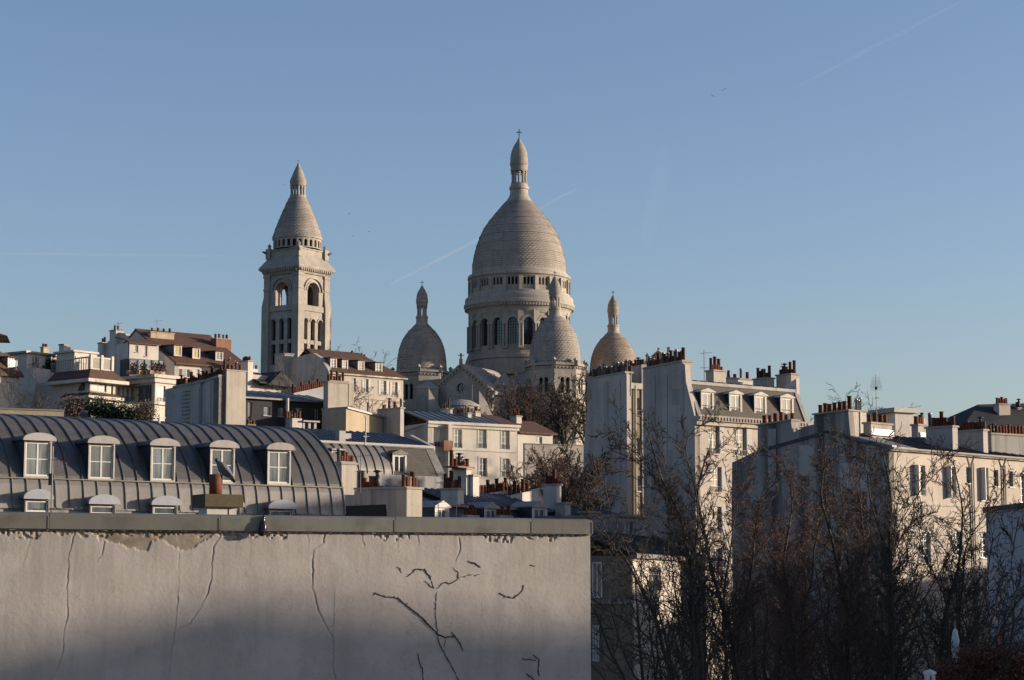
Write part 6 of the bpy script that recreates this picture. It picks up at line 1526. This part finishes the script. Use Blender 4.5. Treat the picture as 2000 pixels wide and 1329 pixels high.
# ------------------------------------------------------------------ bare trees
def wander(p, d, L, n, curl, up, rr):
    P = [p.copy()]; d = d.normalized(); s = L/n
    for i in range(n):
        d = (d+Vector((rr.gauss(0, curl), rr.gauss(0, curl), rr.gauss(0, curl)+up))).normalized(); p = p+d*s; P.append(p.copy())
    return P
def sprout(mb, P, r0, r1, L, lev, spec, rr, tw, nmin=.0):
    n, ratio, ang, curl, up = spec[lev]; last = lev == len(spec)-1
    for k in range(n):
        t = nmin+(1-nmin)*((k+rr.random())/n); i = min(len(P)-2, int(t*(len(P)-1))); f = t*(len(P)-1)-i; p = P[i].lerp(P[i+1], f); d = (P[i+1]-P[i]).normalized()
        ax = d.orthogonal().normalized(); ax.rotate(Matrix.Rotation(rr.uniform(0, 6.283), 3, d)); a = R(rr.uniform(ang*.6, ang*1.3)); nd = d*math.cos(a)+ax*math.sin(a)
        l = L*ratio*rr.uniform(.55, 1.2)*(1-.45*t); rb = max(.006, (r0+(r1-r0)*t)*.55); segs = 4 if last else 6
        Q = wander(p, nd, l, segs, curl, up, rr); target = tw if (lev >= len(spec)-2) else mb
        target.tube(Q, [max(spec_min, rb*(1-.75*j/segs)) for j in range(segs+1)], 3 if lev >= 1 else 5, cap=False)
        if not last: sprout(mb, Q, rb, rb*.3, l, lev+1, spec, rr, tw)
spec_min = .006
def bare_tree(x, y, h, label, seed, r=.22, spread=1.0, spec=None, mat='twigd', stems=5, group=None, cat='tree', zoff=0, smin=.012, fork=.25, name='bare_tree'):
    global spec_min; spec_min = smin
    rr = random.Random(seed); z = gz(x, y)+zoff; o = empty(name, (x, y, z), 0, label, cat, group); mb, tw = MB(), MB()
    T = wander(Vector((0, 0, -.3)), Vector((0, 0, 1)), h*fork, 4, .05, .1, rr); mb.tube(T, [r*(1-.3*i/4) for i in range(5)], 7, cap=False)
    for k in range(stems):
        a = 6.283*(k+rr.random()*.6)/stems; d = Vector((math.cos(a)*.55*spread, math.sin(a)*.55*spread, 1)); l = h*(1-fork)*rr.uniform(.75, 1.05)
        Q = wander(T[-1], d, l, 8, .13, .05, rr); mb.tube(Q, [max(smin, r*.55*(1-.85*j/8)) for j in range(9)], 5, cap=False)
        sprout(mb, Q, r*.5, r*.08, l, 0, spec or [(7, .5, 42, .16, .05), (6, .5, 40, .2, .06), (5, .5, 38, .2, .04)], rr, tw, .15)
    mb.build('trunk', M['bark'], o); tw.build('crown', M[mat], o); return o
def limb_tree(px, Y, limbs, label, seed, mat='twig', dens=1.0, group='bare trees in the courtyard', r0=.12, smin=.009):
    global spec_min; spec_min = smin
    rr = random.Random(seed); bp = at(px, 1329, Y); g = gz(bp.x, Y); o = empty('bare_tree', (bp.x, Y, g), 0, label, 'tree', group); mb, tw = MB(), MB(); root = Vector((0, 0, 0)); og = Vector((bp.x, Y, g))
    fk = Vector((0, 0, (bp.z-g)*.55)); mb.tube([Vector((0, 0, -.4)), Vector((.05, 0, fk.z*.5)), fk], [r0*1.7, r0*1.4, r0*1.25], 8, cap=False)
    for pts, ra, dy in limbs:
        w = [at(x, y, Y+dy)-og for x, y in pts]; w = [fk]+w; Q = []
        for i in range(len(w)-1):
            k = max(2, int((w[i+1]-w[i]).length/.35))
            for j in range(k): Q.append(w[i].lerp(w[i+1], j/k)+Vector((rr.gauss(0, .06), rr.gauss(0, .08), rr.gauss(0, .03))))
        Q.append(w[-1]); 
        for _ in range(2): Q = [Q[0]]+[(Q[i-1]+Q[i]*2+Q[i+1])/4 for i in range(1, len(Q)-1)]+[Q[-1]]
        n = len(Q); mb.tube(Q, [max(.014, 1.35*ra*(1-.9*(i/(n-1))**.8)) for i in range(n)], 6, cap=False)
        Lq = sum((Q[i+1]-Q[i]).length for i in range(n-1)); s0 = max(.0, 1-7.5/max(7.6, Lq))
        sprout(mb, Q, ra*.8, .015, 3.6, 0, [(int(36*dens), .62, 42, .16, .06), (7, .48, 42, .22, .05), (6, .44, 40, .26, .02)], rr, tw, s0)
    mb.build('trunk', M['bark'], o); tw.build('crown', M[mat], o)
limb_tree(1320, 62, [([(1318, 1329), (1262, 1150), (1205, 1062), (1160, 1028)], .13, 0), ([(1290, 1260), (1215, 1205), (1190, 1195), (1160, 1170)], .06, .5), ([(1262, 1150), (1215, 1060), (1190, 990), (1180, 930)], .05, -.4)], 'leaning bare tree nearest the end of the parapet', 1, 'twigd', .55)
limb_tree(1375, 66, [([(1372, 1329), (1352, 1120), (1330, 1010), (1292, 945), (1278, 880), (1264, 835)], .15, 0), ([(1340, 1050), (1290, 935), (1240, 885), (1197, 838)], .06, .4), ([(1352, 1120), (1362, 1010), (1350, 930), (1330, 850), (1400, 815)], .08, -.6), ([(1300, 960), (1245, 900), (1195, 880)], .04, 0)], 'tall bare tree with crooked limbs before the four dormer house', 2, 'twigd', .8)
limb_tree(1450, 70, [([(1448, 1329), (1410, 1180), (1375, 1050), (1360, 960), (1385, 880)], .15, 0), ([(1440, 1250), (1470, 1100), (1480, 1000), (1500, 930)], .11, .8), ([(1410, 1180), (1430, 1060), (1440, 980), (1465, 900)], .08, -.8)], 'bare tree in front of the cream wall strip', 3, 'twig', .95)
limb_tree(1560, 74, [([(1556, 1329), (1545, 1180), (1530, 1080), (1550, 980), (1530, 900)], .13, 0), ([(1560, 1250), (1590, 1100), (1600, 1010), (1625, 930)], .10, 1.0), ([(1545, 1180), (1490, 1080), (1470, 1010)], .08, -.8)], 'reddish twigged bare tree left of centre before the streaked gable', 4, 'twig', 1.05)
limb_tree(1655, 70, [([(1655, 1329), (1650, 1160), (1625, 1050), (1600, 960), (1612, 890)], .14, 0), ([(1655, 1200), (1690, 1080), (1680, 980), (1660, 900)], .10, .6), ([(1660, 1100), (1650, 1000), (1640, 940)], .06, -.9)], 'reddish twigged bare tree right of centre before the streaked gable', 5, 'twig', 1.0)
limb_tree(1745, 66, [([(1742, 1329), (1738, 1160), (1736, 1040), (1742, 950), (1722, 880)], .16, 0), ([(1740, 1120), (1700, 980), (1690, 900), (1655, 860)], .09, .5), ([(1740, 1060), (1790, 960), (1850, 905)], .06, -.5), ([(1738, 1100), (1780, 1010), (1832, 1000)], .07, .6)], 'thick stemmed bare tree at the corner of the cream front', 6, 'twigd', .8)
limb_tree(1835, 68, [([(1830, 1329), (1850, 1180), (1885, 1060), (1882, 980), (1862, 900)], .13, 0), ([(1885, 1050), (1930, 1005), (1985, 920)], .07, .4), ([(1850, 1180), (1800, 1060), (1790, 1000)], .08, -.6), ([(1870, 1120), (1840, 1050), (1780, 1020)], .05, .5)], 'forked bare tree before the cream front windows', 7, 'twigd', .6)
limb_tree(1945, 60, [([(1900, 1329), (1935, 1260), (2000, 1165), (2040, 1110)], .09, 0), ([(1880, 1300), (1925, 1150), (1940, 1050)], .06, .5), ([(1960, 1329), (1985, 1200), (1975, 1100), (1990, 1010)], .05, -.4)], 'bare tree with slanting limb at the lower right edge', 8, 'twigd', .5)

dspec = [(8, .55, 40, .15, .06), (6, .5, 40, .2, .06), (5, .5, 38, .22, .04)]
for i, (px, Y, top, m_, lab) in enumerate(((1290, 84, 1040, 'twigd', 'upright bare tree low behind the leaning one'), (1385, 90, 1000, 'twigd', 'dense bare tree low before the cream strip'), (1475, 86, 960, 'twig', 'dense red twigged tree before the left part of the streaked gable'),
      (1545, 92, 985, 'twig', 'dense red twigged tree at the middle of the streaked gable'), (1620, 84, 975, 'twig', 'dense red twigged tree under the roof notch of the streaked gable'), (1690, 90, 960, 'twig', 'dense red twigged tree before the corner of the streaked gable'),
      (1775, 86, 1040, 'twigd', 'dense brown tree before the lower windows of the cream front'), (1860, 92, 1060, 'twigd', 'dense brown tree beside the white folded parasol'), (1915, 86, 1090, 'twigd', 'dense brown tree before the left edge of the blue grey wall'), (1980, 88, 1080, 'twigd', 'dense brown tree in the bottom right before the blue grey wall'))):
    p = at(px, 900, Y); z = at(px, top, Y).z
    bare_tree(p.x, Y, z-gz(p.x, Y), lab, 70+i, .2, .5, dspec, m_, 6, 'bare trees in the courtyard', smin=.011, fork=.42)

def at_ground(px, Y): p = at(px, 900, Y); return p.x, Y
x, y = at_ground(1072, 150); 
for i, (px, Y, top, sp, lab) in enumerate(((1082, 150, 866, .34, 'round bare reddish bush in the middle beside the grey gable'), (1118, 156, 874, .3, 'bare bush pressed against the grey gable edge'), (1046, 146, 876, .32, 'bare bush before the low white cottage'), (1100, 142, 900, .3, 'lower bare bush behind the right end of the coping'), (1020, 152, 905, .28, 'leftmost bare bush before the cream apartments'))):
    x, y = at_ground(px, Y); bare_tree(x, y, at(px, top, Y).z-gz(x, y), lab, 21+i, .12, sp, [(12, .36, 50, .16, .05), (9, .5, 45, .18, .06), (7, .5, 40, .18, .03)], 'twig' if i % 2 == 0 else 'twigd', 8, 'bare bushes beside the grey gable', 'bush', smin=.02, fork=.55)
x, y = at_ground(1010, 165); bare_tree(x, y, at(1010, 900, 165).z-gz(x, y), 'smaller bare bush left of the round bush', 22, .1, 1.2, None, 'twigd', 6, None, 'bush', smin=.018)
for i, (px, Y, top, lab, st, sp, m_) in enumerate(((1065, 330, 770, 'low bare tree before the crossing of the basilica', 8, 1.1, 'twigd'), (1005, 340, 742, 'reddish bare tree against the basilica transept', 7, .8, 'twig'), (1100, 320, 742, 'big dark bare tree before the front chapel', 6, 1.0, 'twigd'), (1040, 350, 745, 'bare tree between transept and front chapel', 6, .9, 'twigd'), (1150, 345, 735, 'dark bare tree left of the tall grey gable', 5, .8, 'twigd'))):
    x, y = at_ground(px, Y); bare_tree(x, y, at(px, top, Y).z-gz(x, y), lab, 30+i, .4, sp, [(10, .5, 45, .14, .06), (7, .5, 40, .18, .05), (6, .5, 38, .18, .03)], m_, st, 'bare trees below the basilica', smin=.036, fork=.18)
for i, (px, Y, top, lab, sp) in enumerate(((604, 215, 690, 'bare street tree in front of the bell tower foot', .6), (712, 205, 738, 'thin bare tree before the long cream house', .8), (50, 195, 728, 'bare tree before the grey wall at left', 1.1), (100, 192, 722, 'spreading bare tree left of the canted villa', 1.2), (690, 262, 668, 'faint twiggy tree behind the brown hipped roof', 1.0), (1598, 200, 745, 'bare tree crown right of the four dormer roof', .9), (1632, 205, 760, 'second bare tree crown beyond the pot rows', .9))):
    x, y = at_ground(px, Y); bare_tree(x, y, at(px, top, Y).z-gz(x, y), lab, 50+i, .16, sp, [(6, .5, 40, .15, .05), (6, .5, 40, .18, .05), (4, .5, 38, .18, .03)], 'twigd', 5, None, smin=.016, fork=.5)

# hedges
def hedge(pts, Y, rx, rz, n, size, mat, label, name='hedge', cat='hedge'):
    o = None; c = at(*pts[0], Y); o = empty(name, (c.x, c.y, c.z-3), 0, label, cat)
    allm = MB(); rr = random.Random(len(label))
    for px, py in pts:
        p = at(px, py, Y)-Vector((c.x, c.y, c.z-3))
        for i in range(n):
            q = Vector((rr.gauss(0, .5)*rx, rr.gauss(0, .5)*rx, rr.gauss(0, .45)*rz))+p; a = Vector((rr.gauss(0, 1), rr.gauss(0, 1), rr.gauss(0, 1))).normalized(); e = a.orthogonal().normalized(); f = a.cross(e); s_ = size*rr.uniform(.6, 1.4)
            allm.quad(q-e*s_, q-f*s_*.6, q+e*s_, q+f*s_*.6)
    allm.build('foliage', M[mat], o); m = MB()
    for px, py in pts: p = at(px, py, Y)-Vector((c.x, c.y, c.z-3)); m.tube([(p.x, p.y, max(p.z-2.5, -12) if Y < 70 else -12), (p.x, p.y, p.z)], .05, 4)
    m.build('stems', M['bark'], o)
hedge([(175, 800), (190, 798), (205, 806), (222, 810), (240, 812), (258, 812), (275, 812)], 178, 1.1, 1.1, 900, .10, 'leafd', 'dark green hedge below the canted villa')
hedge([(130, 806), (142, 800), (152, 810), (285, 806)], 176, .8, 1.2, 300, .10, 'leafr', 'rust brown shrubs at the left end of the hedge', 'shrub', 'shrub')
hedge([(1890, 1290), (1915, 1280), (1940, 1300), (1965, 1290), (1990, 1296), (1860, 1310), (1930, 1325), (1985, 1325), (1850, 1328)], 60, .5, .4, 1200, .035, 'leafr2', 'rust coloured leafy hedge at the lower right corner')
hedge([(1925, 1262), (1960, 1270), (1990, 1268)], 61.5, .5, .4, 400, .035, 'leafd', 'dark shrub above the rust hedge in the corner', 'shrub', 'shrub')
def corner_things():
    p = at(1800, 1335, 61.5); q = at(2060, 1335, 61.5); r = empty('roof_terrace', (p.x, p.y, 0), 0, 'shaded terrace carrying the rust hedge and parasols in the corner', 'terrace')
    MB().box(0, q.x-p.x, -4.5, 1.5, -.5, p.z-.1).build('wall', M['greyd'], r); MB().box(-.05, q.x-p.x, -4.6, 1.6, p.z-.099, p.z).build('slab', M['stoned'], r)
    p = at(1866, 1255, 62); tz = at(1800, 1335, 61.5).z; r = empty('parasol', (p.x, p.y, tz), 0, 'white folded parasol standing among the rust hedge', 'parasol')
    h = p.z-tz; m = MB(); m.sm = True; m.lathe([(.03, h-.62), (.08, h-.5), (.13, h-.2), (.12, h+.08), (.07, h+.34), (.02, h+.42)], 14); m.v = [(x*(1+.18*math.sin(7*math.atan2(y, x))), y*(1+.18*math.sin(7*math.atan2(y, x))), z) for x, y, z in m.v]; m.build('canopy', M['whitec'], r); MB().tube([(0, 0, 0), (0, 0, h+.65)], .025, 6).build('pole', M['lead'], r)
    p = at(1947, 1257, 62); r = empty('parasol', (p.x, p.y, tz), 0, 'red folded parasol leaning by the blue grey wall', 'parasol')
    h = p.z-tz; m = MB(); m.sm = True; m.lathe([(.02, h-.34), (.07, h-.26), (.08, h), (.055, h+.2), (.02, h+.27)], 12); m.build('canopy', M['red'], r); MB().tube([(0, 0, 0), (0, 0, h+.42)], .02, 6).build('pole', M['lead'], r)
    p = at(1816, 1322, 59); r = empty('garden_lantern', (p.x, p.y, tz), 0, 'small white capped lantern box at the lower right', 'lantern'); MB().box(-.13, .13, -.13, .13, 0, .38).build('box', M['whitec'], r); MB().lathe([(.2, .38), (.18, .44), (.0, .52)], 4).build('lid', M['frame'], r); MB().box(-.02, .02, -.14, -.13, .05, .33).build('glazing_bar', M['dark'], r)
corner_things()
